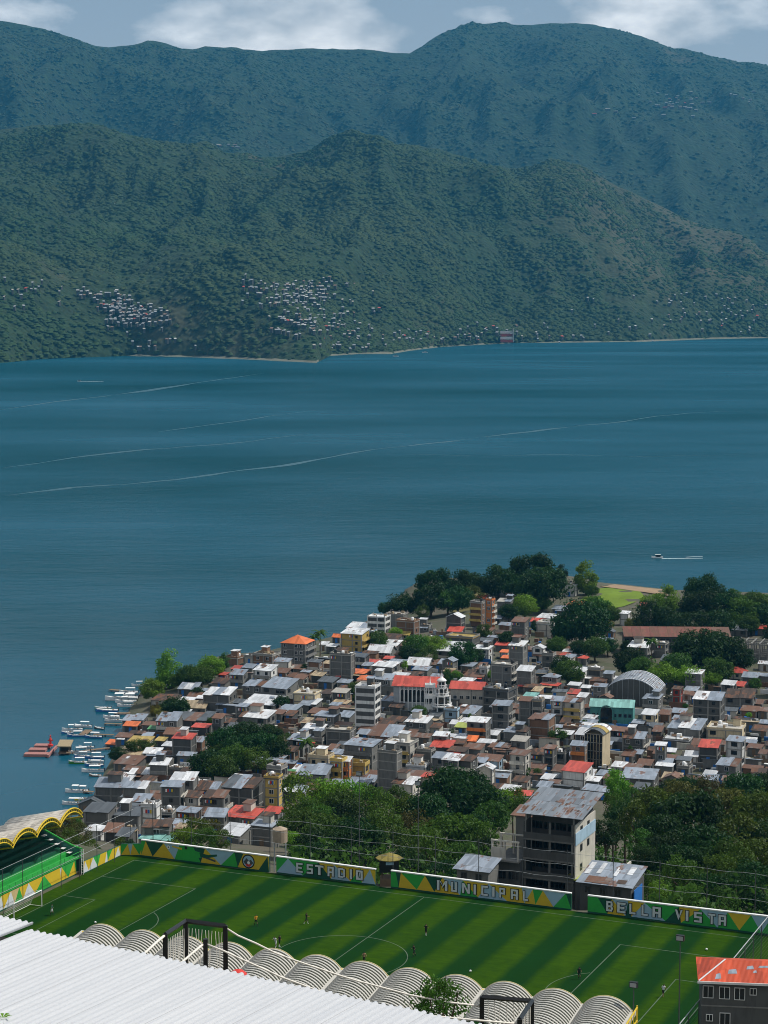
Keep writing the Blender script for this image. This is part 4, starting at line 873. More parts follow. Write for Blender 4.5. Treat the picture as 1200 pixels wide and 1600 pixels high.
cm = MB().box(-.22, -.22, -2, .22, .22, 6.6).mesh('post', M_frame); bmx = MB().box(-8.2, -.15, 0, 8.2, .15, .4).mesh('beam', M_frame); bmy = MB().box(-.15, -6.2, 0, .15, 6.2, .4).mesh('cross_beam', M_frame)
for i in range(6):
    for j in range(4): link('post', cm, sk, (-7.5 + i * 3, -5.6 + j * 3.7, 0))
for j in range(4):
    link('beam', bmx, sk, (0, -5.6 + j * 3.7, 6.61)); link('beam', bmx, sk, (0, -5.6 + j * 3.7, 3.0))
for i in range(6): link('cross_beam', bmy, sk, (-7.5 + i * 3, 0, 7.02))
MB().box(-7.2, -5.3, 0, 7.2, -5.1, 2.4).box(-7.2, 5.1, 0, 7.2, 5.3, 3).build('infill_wall', WALL['c'], sk)

# ------------------------------------------------------------------ tall block behind the stadium wall
def BP(X, Y, z): return pw(X, Y, z)
bk = empty('tall_block', pw(62.6, 84, 51.5), -TH); tag(bk, 'tall grey block with a big rust-patched metal roof behind the stadium wall', 'block')
b0, b1, d0, d1 = -4.0, 4.3, -4.2, 6.0
MB().box(b0 + .4, d0 + 3.0, -6, b1, d1, 16.6).build('wall', WALL['k'], bk)  # front walls in dark block: deep balcony shade put into their colour
MB().box(b1 + .005, d0 + .2, -6, b1 + .2, d1, 16.4).build('side_wall', WALL['l'], bk)  # paler than the front: sunlight on this side put into its colour
MB().box(b0, d0 + .1, -6, b0 + .18, d0 + 3.0, 16.3).build('fin_wall', WALL['k'], bk)
for k, z in enumerate((1.2, 4.2, 7.3, 10.4, 13.5)):
    MB().box(b0, d0, z - .15, b1 - .01, d0 + 2.98, z + .12).build('floor_slab', WALL['c'], bk)
    MB().box(b0, d0, z + .12, b1 - .01, d0 + .14, z + (1.1 if k != 3 else 1.4)).build('balcony_wall', WALL['k'], bk)  # dark block here also carries the front's shade in its colour
    for q in range(4):
        link('window', WIN[2], bk, (b0 + 1.3 + q * 1.95, d0 + 2.97, z + 1.0))
    if k < 5: link('column', MB().box(-.17, 0, 0, .17, .2, 2.9).mesh('column', WALL['c']), bk, (b0 + .2, d0 + .1, z)); link('column', MB().box(-.17, 0, 0, .17, .2, 2.9).mesh('column', WALL['c']), bk, (b1 - .3, d0 + .1, z)); link('column', MB().box(-.17, 0, 0, .17, .2, 2.9).mesh('column', WALL['c']), bk, (.3, d0 + .1, z))
for z in (5.6, 8.6, 11.7, 14.6):
    link('window', WIN[1], bk, (b1 + .23, d0 + 3, z), R(90))
    if z > 11: link('window', WIN[1], bk, (b1 + .23, d0 + 6.5, z), R(90))
MB().box(b1 + .21, d0, 13.2, b1 + .34, d1 - .3, 15.1).build('side_panel', WALL['B'], bk)
ra = R(8); rl = 5.7 / math.cos(ra)
for i in range(9):
    for j in range(2):
        xa = b0 - 1.1 + i * 1.2; ya = -rl + j * rl
        o = MB().box(xa, ya + .0, .0 + .03 * ((i + j) % 2), xa + 1.18, ya + rl - .03, .05 + .03 * ((i + j) % 2)).build('roof_sheet', sheetmat('worn grey roof sheet', (.21, .24, .275), .34, .5), bk, loc=(.1, .9, 18.4)); o.rotation_euler = (ra, 0, 0)
rq = random.Random(9)
for k in range(34):
    i = rq.randint(0, 8); xa = b0 - 1.0 + i * 1.2 + rq.uniform(0, .75); ya = rq.uniform(-rl, rl - 1.6); ln = rq.uniform(.6, 1.9)
    o = MB().box(xa, ya, .086, xa + rq.uniform(.14, .42), ya + ln, .10).build('rust_strip', ROOF['r'] if k % 3 else ROOF['d'], bk, loc=(.1, .9, 18.4)); o.rotation_euler = (ra, 0, 0)
for x in (b0 + .3, b1 - .2):
    for y in (d0 + .4, d1 - .3): MB().box(x - .1, y - .1, 16.4, x + .1, y + .1, 18.3 + (y - 1.8) * .14).build('roof_post', M_frame, bk)
MB().box(b0 + .3, d0 + .6, 16.6, b0 + .5, d1, 17.6).build('parapet', WALL['c'], bk)
# left wing with the open concrete terrace
lw = empty('side_wing', pw(57.4, 82, 51), -TH); tag(lw, 'unfinished grey wing with an open concrete terrace beside the tall block', 'building')
MB().box(-3.4, -3, -6, 1.0, 4, 10.4).build('wall', WALL['k'], lw)
for z in (3, 6.4, 10.4): MB().box(-3.7, -4.0, z, 1.1, -2.98, z + .25).build('floor_slab', M_frame, lw)
for x in (-3.4, -1.3, .9):
    for y in (-3.8, 0.4): link('post', MB().box(-.14, -.14, 0, .14, .14, 2.9).mesh('post', WALL['l']), lw, (x, y, 10.66))
for y in (-3.8, .4): MB().box(-3.6, y - .12, 13.57, 1.1, y + .12, 13.8).build('beam', WALL['l'], lw)
MB().box(-3.55, -3.9, 10.66, -1.2, -3.7, 12.6).build('screen_wall', WALL['l'], lw)
for x in (-2.2, -.1): link('window', WIN[2], lw, (x, -3.03, 7.4)); link('window', WIN[2], lw, (x, -3.03, 4.2))
o = MB().box(-3.4, -2.4, 0, 2.6, 2.4, .08).build('roof', ROOF['r'], lw, loc=(-1, 9.5, 15.2)); o.rotation_euler = (R(8), 0, 0)
MB().box(-3.6, 7.6, -4, 2.2, 11.4, 14.7).build('rear_wall', WALL['c'], lw)
# low sheds at the wall
def low_shed(X, Y, z, w, d, H, wall, roof, label, tilt=9, extra=None):
    o = empty('lean_to', pw(X, Y, z), -TH); tag(o, label, 'shed')
    MB().box(-w / 2, -d / 2, -6, w / 2, d / 2, H).build('wall', WALL[wall], o); n = max(3, int(w / 1.1))
    for k in range(n):
        q = MB().box(-w / 2 - .5 + (w + 1) * k / n, -d / 2 / math.cos(R(tilt)) - .7, .02 * (k % 2), -w / 2 - .5 + (w + 1) * (k + 1) / n - .02, d / 2 / math.cos(R(tilt)) + .5, .05 + .02 * (k % 2))
        r = q.build('roof_sheet', ROOF[roof[k % len(roof)]], o, loc=(0, 0, H + .15 + d / 2 * math.tan(R(tilt)))); r.rotation_euler = (R(tilt), 0, 0)
    for k in range(int(w / 2.5)): link('window', WIN[1], o, (-w / 2 + 1.2 + k * 2.4, -d / 2 - .03, H - 1.6))
    return o
a = low_shed(53.2, 74, 54.2, 5.2, 4.5, 7.2, 'c', 'b', 'pale blue-grey lean-to shed at the wall left of the tall block')
a = low_shed(74.0, 77, 53.5, 8.0, 7, 7.6, 'k', 'b', 'patched blue and rust sheet shed right of the tall block')
for k_, (xa, xb, ya_, yb_, mm) in enumerate(((-3.2, .6, -3.9, -1.6, 'r'), (1.6, 3.0, -3.2, -1.9, 'd'), (-4.2, -3.4, -1.0, 3.2, 'w'), (-2.4, -1.7, -.5, 3.4, 'w'), (.3, .9, -.8, 3.3, 'w'), (2.2, 3.1, .2, 3.0, 'w'))):
    MB().box(xa, ya_, .10, xb, yb_, .13).build('patch_sheet', ROOF[mm], a, loc=(0, 0, 7.6 + .15 + 3.5 * math.tan(R(9)))).rotation_euler = (R(9), 0, 0)
MB().box(4.3, -3.0, 3.4, 4.42, 1.2, 7).build('tarpaulin', M_blue, a)
MB().box(2, -4.9, 4.6, 4.2, -3.6, 4.75).build('shelf_roof', ROOF['b'], a)
yd = empty('walled_yard', pw(69.5, 84, 52), -TH); tag(yd, 'small yellowish flat terrace with a grey end wall behind the shed', 'terrace')
MB().box(-4, -4, -4, 4, 3, 7.2).build('wall', WALL['k'], yd); MB().box(-4.2, -4.2, 7.21, 4.2, 3.2, 7.4).build('roof', ROOF['l'], yd); MB().box(4.25, -4, 5, 4.5, 3, 9.2).build('end_wall', WALL['l'], yd)

# ------------------------------------------------------------------ trees
def crown_mesh(name, nclump, per, seed, flat=.8, leaf=.055, spread=1.0, up=.3):
    g = np.random.default_rng(seed); V = []; NRM = []
    c = g.normal(size=(nclump, 3)); c /= np.linalg.norm(c, axis=1)[:, None]
    c[:, 2] = np.where(c[:, 2] < 0, c[:, 2] * .8, c[:, 2])
    rr = .33 + .13 * g.random(nclump); c = c * rr[:, None] * np.array([spread, spread, flat])
    cr = .11 + .10 * g.random(nclump)
    for k in range(nclump):
        n = g.normal(size=(per, 3)); n /= np.linalg.norm(n, axis=1)[:, None]
        p = c[k] + n * (cr[k] * (.55 + .5 * g.random((per, 1)))) * np.array([1.15, 1.15, .8]); V.append(p); NRM.append(n + g.normal(size=(per, 3)) * .55 + np.array([0, 0, .35]))
    P = np.concatenate(V); N = np.concatenate(NRM); N /= np.linalg.norm(N, axis=1)[:, None]
    T = np.cross(N, g.normal(size=N.shape)); T /= np.linalg.norm(T, axis=1)[:, None]; B = np.cross(N, T)
    s = leaf * (.55 + .8 * g.random((len(P), 1)))
    q = np.stack([P - T * s, P - B * s * .5 + N * s * .12, P + T * s, P + B * s * .5 + N * s * .12], 1).reshape(-1, 3)
    return q, np.arange(len(q)).reshape(-1, 4)
CROWN = {}
SHAPES = {'round': (46, 105, .78, .034, 1.0, .3), 'tall': (40, 110, 1.25, .036, .72, .35), 'flat': (44, 100, .55, .034, 1.1, .15), 'loose': (34, 80, .95, .032, 1.05, .35), 'dense': (60, 110, .72, .030, 1.0, .25)}
def crown(shape, leaf, var):
    k = (shape, leaf, var)
    if k not in CROWN:
        a, b, f, l, s, u = SHAPES[shape]; q, fc = crown_mesh('c', a, b, hash(shape) % 97 * 0 + {'round': 3, 'tall': 5, 'flat': 7, 'loose': 9, 'dense': 13}[shape] + var * 20, f, l, s, u)
        CROWN[k] = np_mesh('crown', q, fc, [LEAF[leaf]], False)
    return CROWN[k]
def trunk_mesh(seed):
    r = random.Random(seed); b = MB(); b.tube([(0, 0, 0), (.015, .01, .35), (-.02, .01, .7), (.01, 0, 1)], .045, 7, 0, .028)
    for k in range(6):
        a = k * 1.05 + r.uniform(-.3, .3); l = r.uniform(.22, .34); z = r.uniform(.75, .98)
        b.tube([(0, 0, z), (math.cos(a) * l * .5, math.sin(a) * l * .5, z + .1), (math.cos(a) * l, math.sin(a) * l, z + .26)], .022, 5, 0, .008)
    return b.mesh('trunk', M_bark)
TRUNK = [trunk_mesh(k) for k in range(3)]
LEAFWORD = {'d': 'dark green', 'm': 'mid green', 'b': 'bright green', 'o': 'olive green', 'n': 'brownish', 'y': 'yellow-green'}
SHAPEWORD = {'round': 'round', 'tall': 'tall', 'flat': 'spreading', 'loose': 'loose', 'dense': 'dense'}
tn = 0
def tree(x, y, wpx, leaf, shape='round', D=None, grp='trees of the town and shore', name='broadleaf_tree', label=None):
    global tn; tn += 1; rd = random.Random(tn * 7 + int(x))
    if D is None:
        w = wpx / 4.4
        for _ in range(4): p, zg = atg(x, y, w * .5 + 1.0); w = wpx / scale_at(p)
    else: p = atd(x, y, D); w = wpx / scale_at(p)
    zg = ground(p.x, p.y)
    if p.z - zg < w * .35: p.z = zg + w * .35
    S = w * 1.08
    root = empty('broadleaf_tree' if name is None else name, (p.x, p.y, zg), rd.uniform(0, 6.28)); root['category'] = 'tree'; root['group'] = grp
    c = link('crown', crown(shape, leaf, rd.randint(0, 1)), root, (0, 0, p.z - zg)); f = rd.uniform(.95, 1.2); c.scale = (S, S, S * f)
    t = link('trunk', rd.choice(TRUNK), root, (0, 0, -.3)); t.scale = (S, S, max(.5, p.z - zg - S * .12))
    if label: root['label'] = label
    else: LAB.append((root, f"{'small ' if w < 5.5 else 'big ' if w > 13 else ''}{SHAPEWORD[shape]} {LEAFWORD[leaf]} tree", x, y))
    return root
TREES = """262 1050 46 b tall|238 1078 34 b round|295 1056 34 m round|280 1062 26 m round|330 1042 38 b round|315 1056 34 m round|350 1034 20 m tall|275 1102 38 d flat|308 1082 20 d round|215 1166 30 m flat|232 1163 22 m flat|184 1178 26 d round|250 1112 16 y flat
352 1160 52 d round|384 1152 54 d dense|410 1165 46 d round|366 1186 48 m round|325 1196 52 d round|345 1200 46 m round|400 1188 42 o loose|432 1172 36 d round|375 1170 50 d dense|420 1150 40 d round|445 1160 26 m loose|340 1180 30 m loose
625 944 44 d flat|606 950 26 d flat|680 912 54 d dense|673 936 50 d dense|728 912 46 d dense|716 935 40 d round|700 940 36 m loose|740 930 30 o loose|780 906 50 d dense|768 915 40 d dense|832 894 68 d dense|846 916 72 d dense|812 920 44 d dense|868 906 30 d round|878 896 22 d tall|916 905 42 b tall|925 922 20 m round|910 972 78 d dense|884 986 40 d round|932 952 40 m round|836 978 15 d tall|652 1010 42 m round|680 1008 40 b flat|668 1024 30 m loose|640 1022 28 d round|724 1022 40 d round|745 1024 22 d round|756 986 22 m round|792 998 26 d round|820 946 36 b round|846 942 28 m round|795 956 28 d round|870 1008 28 m round|930 1012 36 m round|905 1012 26 d round|890 1048 40 m round|878 1040 30 d round|897 1060 18 b round
950 1008 28 d round|985 1034 46 d round|1002 1046 42 m round|1030 1052 46 b flat|1060 1042 48 m round|1078 1056 42 b flat|1095 1016 78 d dense|1130 1018 68 d dense|1152 1028 46 d round|1120 1046 46 m round|1112 1060 26 b flat|1015 962 48 d loose|1040 968 40 d round|1018 946 38 b loose|1045 938 38 b tall|1030 950 30 m tall|1080 938 26 b tall|1100 922 56 d dense|1096 950 62 d dense|1130 950 58 d dense|1160 956 52 m round|1182 946 40 m round|1196 962 42 d round|1120 976 50 d round|1085 978 50 d round|1062 976 38 d round|1150 972 24 y round|990 974 24 y flat|955 960 26 m round|948 975 18 y flat|1170 975 30 m round|1148 938 30 m tall|1170 938 26 m round|1195 940 28 m round|978 1012 20 d tall
700 1058 18 m tall|655 1112 22 m round|712 1054 14 b round|871 1148 24 m flat|840 1208 16 m round|824 1206 14 m loose|985 1172 10 m tall|720 1060 12 m tall|560 1075 26 m flat|500 1130 16 m flat|440 1095 22 d flat|560 1000 26 m round|590 1000 28 m round|618 990 20 b round|660 955 22 o loose|765 1100 10 m round|1180 1068 18 m round|1062 1078 14 m round|700 1098 10 m round"""
for line in (TREES + '|' + '|'.join(f'{g_.uniform(300, 1190):.0f} {g_.uniform(1000, 1225):.0f} {g_.uniform(7, 13):.0f} {g_.choice("mmbd")} {g_.choice(["round", "loose", "tall"])}' for _ in range(46))).split('\n'):
    for e in line.split('|'):
        q = e.split(); tree(float(q[0]), float(q[1]), float(q[2]), q[3], q[4])
def dgrove(x, y): return float(np.interp(y, [1215, 1240, 1300, 1350, 1400], [505, 470, 408, 368, 338] if x < 830 else [500, 462, 390, 345, 315]))
GROVE = """470 1246 64 b loose|512 1250 60 b loose|550 1246 52 b loose|535 1262 50 m round|580 1252 44 o loose|600 1270 52 o loose|640 1268 44 o loose|622 1250 34 m loose|710 1250 96 d dense|668 1270 62 d round|752 1262 70 d round|728 1234 60 d dense|785 1256 36 b loose|802 1248 30 o loose|820 1262 40 o loose|770 1276 46 m round|700 1312 80 o round|660 1322 60 o loose|742 1312 54 o loose|620 1330 52 m loose|560 1318 72 d round|512 1308 70 m round|472 1292 62 m round|455 1312 26 b round|468 1334 30 m round|492 1342 50 d round|525 1348 56 d round|690 1368 44 d loose|575 1350 46 d loose|640 1352 44 d loose|545 1290 56 d loose|600 1300 56 o loose|650 1296 50 n loose|480 1270 40 m loose|505 1282 50 m round|720 1345 50 m loose|760 1335 44 d loose|740 1290 40 d round|495 1322 54 d round|530 1325 50 d loose|465 1352 26 b loose
300 1302 46 o loose|330 1298 30 n loose|345 1312 30 o loose|286 1314 36 b loose|318 1318 40 m loose
964 1234 40 b tall|958 1262 34 m loose|978 1282 50 d loose|946 1302 42 d round|1002 1290 58 o loose|1022 1264 58 o round|1062 1250 60 n loose|1076 1292 104 d dense|1042 1332 60 d round|1102 1332 78 d round|1150 1310 70 o loose|1182 1272 66 o round|1132 1262 62 n round|1162 1238 60 d round|1192 1234 48 d round|1112 1238 42 n loose|1082 1234 46 d round|1142 1352 60 m loose|1182 1342 62 o round|1062 1372 56 m loose|1102 1392 52 d loose|1022 1384 34 m loose|1152 1392 56 d loose|1192 1392 50 d loose|1010 1342 40 d round|1060 1350 60 d dense|1120 1365 50 o loose|1000 1318 40 m loose|1180 1305 50 d round|1035 1300 60 d round|1120 1295 50 d loose|1175 1370 50 d round|1195 1310 40 d loose|1080 1410 44 m loose|1130 1412 40 m loose|1180 1418 44 d loose|985 1250 34 m loose|1095 1262 44 d round|1050 1232 30 d round|1205 1260 44 o round|1030 1395 30 b loose|1100 1350 56 d dense"""
for line in GROVE.split('\n'):
    for e in line.split('|'):
        q = e.split(); x, y = float(q[0]), float(q[1]); tree(x, y, float(q[2]) * 1.1, q[3], q[4], dgrove(x, y), 'trees of the grove behind the stadium')
for k in range(56):                # and so do the woods
    x, y = g_.uniform(1215, 1500), g_.choice([g_.uniform(935, 1040), g_.uniform(1245, 1420), g_.uniform(1245, 1420)])
    tree(x, y, g_.uniform(44, 72), g_.choice('ddmo'), g_.choice(['round', 'dense', 'loose']), dgrove(x, y) if y > 1200 else None, 'trees beyond the right edge')
SHRUB = """100 1298 40 n loose|78 1292 30 o loose|125 1312 34 n loose|108 1322 34 o loose|88 1310 30 n loose|140 1325 26 o loose|70 1310 30 m loose|150 1335 22 m loose|200 1325 24 d loose|190 1318 20 o loose|115 1290 24 m loose"""
for e in SHRUB.split('|'):
    q = e.split(); x, y = float(q[0]), float(q[1]); tree(x, y, float(q[2]), q[3], q[4], float(np.interp(y, [1285, 1340], [450, 350])), 'scrub beside the left stand')
def palm(x, y, h, label):
    p, zg = atg(x, y, h); root = empty('palm_tree', (p.x, p.y, ground(p.x, p.y)), 1.); tag(root, label, 'palm tree')
    MB().tube([(0, 0, -.3), (.2, 0, h * .5), (.1, .1, h)], .22, 7, 0, .14).build('trunk', M_bark, root)
    fr = MB(); N = 9
    for k in range(N):
        t = k / (N - 1); t2 = (k + 1) / (N - 1)
        if k < N - 1:
            def pt(t, s): wd = .55 * math.sin(math.pi * min(1, t * .9 + .08)); return (t * 3.0, s * wd, .9 * math.sin(t * 2.2) - 1.5 * t * t - abs(s) * wd * .5)
            fr.face([pt(t, -1), pt(t2, -1), pt(t2, 0), pt(t, 0)]); fr.face([pt(t, 0), pt(t2, 0), pt(t2, 1), pt(t, 1)])
    fm = fr.mesh('frond', LEAF['m'])
    for k in range(16):
        o = link('frond', fm, root, (.1, .1, h)); o.rotation_euler = (0, R(-35 + 70 * ((k * 7) % 16) / 16), k * 2.4); o.scale = (.9 + .02 * k,) * 3
palm(500, 989, 9, 'feathery palm at the water edge right of the orange-roofed hotel'); palm(478, 1160, 8, 'palm in front of the grey terrace wall beside the grove'); palm(492, 995, 7, 'shorter palm beside the water left of the feathery one'); palm(1018, 1002, 8, 'palm beside the white metal roofs before the school')
# meadow, maize plot and beach
def patch(name, pts, mat, dz, kind='structure', blades=0, bc=None):
    q = [atg(x, y, 0)[0] for x, y in pts]; b = MB(); c = sum(q, Vector()) / len(q); rings = []
    for f in (1.0, .66, .33):
        rings.append([(lambda u: (u.x, u.y, ground(u.x, u.y) + dz))(c + (p - c) * f) for p in q])
    for ra, rb in zip(rings, rings[1:]):
        for k in range(len(q)): b.face([ra[k], ra[(k + 1) % len(q)], rb[(k + 1) % len(q)], rb[k]])
    b.face(rings[-1]); o = b.build(name, mat); o['kind'] = kind; return o
patch('meadow', [(905, 940), (925, 922), (955, 918), (1000, 925), (1010, 935), (975, 948), (940, 955)], plain('meadow grass', (.13, .20, .015), .95, .25, .08), .25)
patch('sand_beach', [(938, 917), (960, 914), (1000, 918), (1035, 922), (1045, 932), (1005, 926), (960, 920)], plain('dry beach sand', (.30, .21, .13), .95, .2, .1), .35)
patch('lakeside_slope', [(735, 930), (745, 915), (765, 925), (760, 945), (735, 960), (705, 958)], plain('dry grass slope', (.16, .14, .05), .95, .3, .1), .3)
mz = np.random.default_rng(4); b = MB()
for k in range(900):
    x, y = 236 + 54 * mz.random(), 1106 + 14 * mz.random(); p, _ = atg(x, y, 0); a = mz.random() * 6.28; h = 1.2 + mz.random()
    for q in range(3):
        aa = a + q * 2.1; b.face([(p.x, p.y, p.z), (p.x + .5 * math.cos(aa), p.y + .5 * math.sin(aa), p.z + h), (p.x + .15 * math.cos(aa + 1), p.y + .15 * math.sin(aa + 1), p.z + h * .7)])
mo = b.build('maize_plot', LEAF['y']); mo['kind'] = 'stuff'

# ------------------------------------------------------------------ football pitch
t = NT('artificial turf'); v = t.coord()
sx = t.n('ShaderNodeSeparateXYZ', {0: v}).outputs[0]
st_ = t.math('FRACT', t.math('DIVIDE', t.math('ADD', sx, t.math('MULTIPLY', t.math('SUBTRACT', t.noise(v, .5, 2), .5), .5)), 8.1))
st2 = t.ramp(st_, [(.0, .5), (.07, 0.), (.43, 0.), (.57, 1.), (.93, 1.), (1., .5)])
n1 = t.noise(v, .16, 6, .72); n2 = t.noise(t.coord(sc=(.5, 1.6, 1)), .8, 4, .65)
ca = t.mix(n1, (.003, .022, .004), (.006, .050, .010)); cb_ = t.mix(n1, (.013, .050, .0004), (.064, .128, .0004))
col = t.mix(st2, ca, cb_); n3 = t.noise(v, .035, 3, .6)
col = t.mix(t.ramp(n3, [(.40, .0), (.70, .35)]), col, (.012, .044, .003))
col = t.mix(t.math('MULTIPLY', n2, .9), col, (.005, .028, .003))
M_turf = t.out(col, .95, n2, .4, .04, 0, .04)
pit = MB().face([(-3.2, -14, 0), (104, -14, 0), (104, 62.3, 0), (-3.2, 62.3, 0)]).build('football_pitch', M_turf); pit.location = pw(0, 0, 60.01); pit.rotation_euler = (0, 0, -TH); struct(pit)
M_line = plain('worn pitch line', (.085, .125, .085), .8, .3, .6)
def pline(pts, wd=.13, closed=False):
    b = MB(); n = len(pts)
    for k in range(n if closed else n - 1):
        a, c = Vector(pts[k]), Vector(pts[(k + 1) % n]); d = (c - a).normalized(); p = Vector((-d.y, d.x)) * wd / 2; e = d * (wd / 2 if len(pts) < 8 else 0)
        b.face([(*(a - p - e), 0), (*(c - p + (e if len(pts) < 3 else -e)), 0), (*(c + p + (e if len(pts) < 3 else -e)), 0), (*(a + p - e), 0)])
    o = b.build('pitch_line', M_line); o.location = pw(0, 0, 60.016); o.rotation_euler = (0, 0, -TH); struct(o)
pline([(0, 0), (100, 0), (100, 60), (0, 60)], .13, True); pline([(50, .2), (50, 59.8)])
pline([(50 + 9.15 * math.cos(a * math.pi / 32), 30 + 9.15 * math.sin(a * math.pi / 32)) for a in range(64)], .13, True)
for s_, x0 in ((1, 0), (-1, 100)):
    pline([(x0 + s_ * .2, 50.16), (x0 + s_ * 16.5, 50.16), (x0 + s_ * 16.5, 9.84), (x0 + s_ * .2, 9.84)]); pline([(x0 + s_ * .2, 39.16), (x0 + s_ * 5.5, 39.16), (x0 + s_ * 5.5, 20.84), (x0 + s_ * .2, 20.84)])
    pline([(x0 + s_ * (11 + 9.15 * math.cos(a)), 30 + 9.15 * math.sin(a)) for a in np.linspace(-.9, .9, 15)])
gl = empty('football_goal', pw(0, 29.6), -TH); tag(gl, 'white football goal with a sagging net frame at the left end', 'goal')
for y in (-3.66, 3.66): MB().tube([(0, y, 0), (0, y, 2.44)], .07, 8).build('post', M_white, gl); MB().tube([(0, y, 2.44), (-.9, y, 2.3), (-2.0, y, .05), (0, y, .05)], .035, 6).build('net_support', M_white, gl)
MB().tube([(0, -3.7, 2.44), (0, 3.7, 2.44)], .07, 8).build('crossbar', M_white, gl); MB().tube([(-2, -3.66, .05), (-2, 3.66, .05)], .04, 6).build('ground_bar', M_white, gl)
b = MB()
for k in range(25): y = -3.66 + k * .305; b.tube([(-.9, y, 2.3), (-2, y, .05)], .008, 3)
for k in range(8): t_ = k / 7; b.tube([(-.9 - 1.1 * t_, -3.66, 2.3 - 2.25 * t_), (-.9 - 1.1 * t_, 3.66, 2.3 - 2.25 * t_)], .008, 3)
b.build('net', M_white, gl)['kind'] = 'stuff'
bm = bmesh.new(); bmesh.ops.create_icosphere(bm, subdivisions=2, radius=.16); bme = bpy.data.meshes.new('football'); bm.to_mesh(bme); bm.free(); bme.materials.append(M_white)
for (x, y, lab) in ((149, 1441, 'white football lying in the left penalty area'), (735, 1517, 'white football lying on the open grass right of the centre circle'), (1104, 1483, 'white football lying near the right goal line')):
    p = at(x, y, 60.17); tag(link('football', bme, None, p), lab, 'ball', 'footballs on the pitch')

# ------------------------------------------------------------------ mural walls
MUR = {'g': M_grn, 'y': M_yel, 'l': M_lblue, 'd': M_dgrn, 'w': plain('pale wall paint', (.60, .64, .66), .6, .08), 't': plain('tan wall paint', (.55, .42, .2), .6, .1)}
GLY = {'E': [(0, 0, .9, 5), (.9, 0, 3, .9), (.9, 2.05, 2.6, 2.95), (.9, 4.1, 3, 5)], 'S': [(0, 4.1, 3, 5), (0, 2.95, .9, 4.1), (0, 2.05, 3, 2.95), (2.1, .9, 3, 2.05), (0, 0, 3, .9)], 'T': [(0, 4.1, 3.2, 5), (1.15, 0, 2.05, 4.1)],
       'A': [(0, 0, .9, 5), (2.1, 0, 3, 5), (.9, 4.1, 2.1, 5), (.9, 1.7, 2.1, 2.6)], 'D': [(0, 0, .9, 5), (.9, 4.1, 2.4, 5), (.9, 0, 2.4, .9), (2.4, .45, 3.1, 4.55)], 'I': [(0, 0, .95, 5)],
       'O': [(0, 0, .9, 5), (2.1, 0, 3, 5), (.9, 4.1, 2.1, 5), (.9, 0, 2.1, .9), 'z'], 'M': [(0, 0, .9, 5), (3.1, 0, 4, 5), 'm'], 'U': [(0, 0, .9, 5), (2.1, 0, 3, 5), (.9, 0, 2.1, .9)], 'N': [(0, 0, .9, 5), (2.4, 0, 3.3, 5), 'n'],
       'C': [(0, 0, .9, 5), (.9, 4.1, 3, 5), (.9, 0, 3, .9)], 'P': [(0, 0, .9, 5), (.9, 4.1, 3, 5), (.9, 1.8, 3, 2.7), (2.1, 2.7, 3, 4.1)], 'L': [(0, 0, .9, 5), (.9, 0, 2.9, .9)],
       'B': [(0, 0, .9, 5), (.9, 4.1, 2.8, 5), (.9, 2.05, 2.8, 2.95), (.9, 0, 2.8, .9), (2.05, 2.95, 2.95, 4.1), (2.1, .9, 3.05, 2.05)], 'V': ['v']}
def glyph(ch, grow):
    b = MB(); g = grow; y = -.10 if g else -.16
    def q(pts): b.hexa([(p[0], y, p[1]) for p in pts], [(p[0], y + .05, p[1]) for p in pts])
    for e in GLY[ch]:
        if e == 'm': q([(.9 - g, 5), (2 - g, 2.6 - 2 * g), (2 + g, 2.6 - 2 * g), (2 - .4 + g, 4.3)]); q([(2 - g + .1, 2.6 - g), (3.1 + g, 5), (3.1 + g, 3.4 - g), (2 + g, 1.6 - g)]) if 0 else q([(2.05, 2.6 - 2 * g), (3.1 + g, 5), (3.1 + g, 3.5 - g), (2.05, 1.3 - 2 * g)])
        elif e == 'n': q([(.9 - g, 5), (.9 - g, 3.3 - g), (2.4 + g, 0), (2.4 + g, 1.7 + g)])
        elif e == 'v': q([(0 - g, 5 + g), (.95 + g, 5 + g), (2 + g, 1.5), (1.55, 0 - g)]); q([(1.56, 0 - g), (1.9 - g, 1.7), (2.5 - g, 5 + g), (3.4 + g, 5 + g)])
        elif e == 'z': q([(1.0, 1.0), (1.35, 1.0), (2.0, 4.0), (1.65, 4.0)]) if not g else None
        else: q([(e[0] - g, e[1] - g), (e[2] + g, e[1] - g), (e[2] + g, e[3] + g), (e[0] - g, e[3] + g)])
    return b
GM = {}
def put_letter(root, ch, x, z, h, wd):
    for g, m, nm in ((.28, M_black, 'letter_outline'), (0, MUR['w'], 'letter')):
        k = (ch, g)
        if k not in GM: GM[k] = glyph(ch, g).mesh(nm, m)
        o = link(nm, GM[k], root, (x, 0, z)); w0 = {'I': .95, 'M': 4, 'N': 3.3, 'V': 3.4, 'T': 3.2}.get(ch, 3); o.scale = (wd / w0, 1, h / 5)
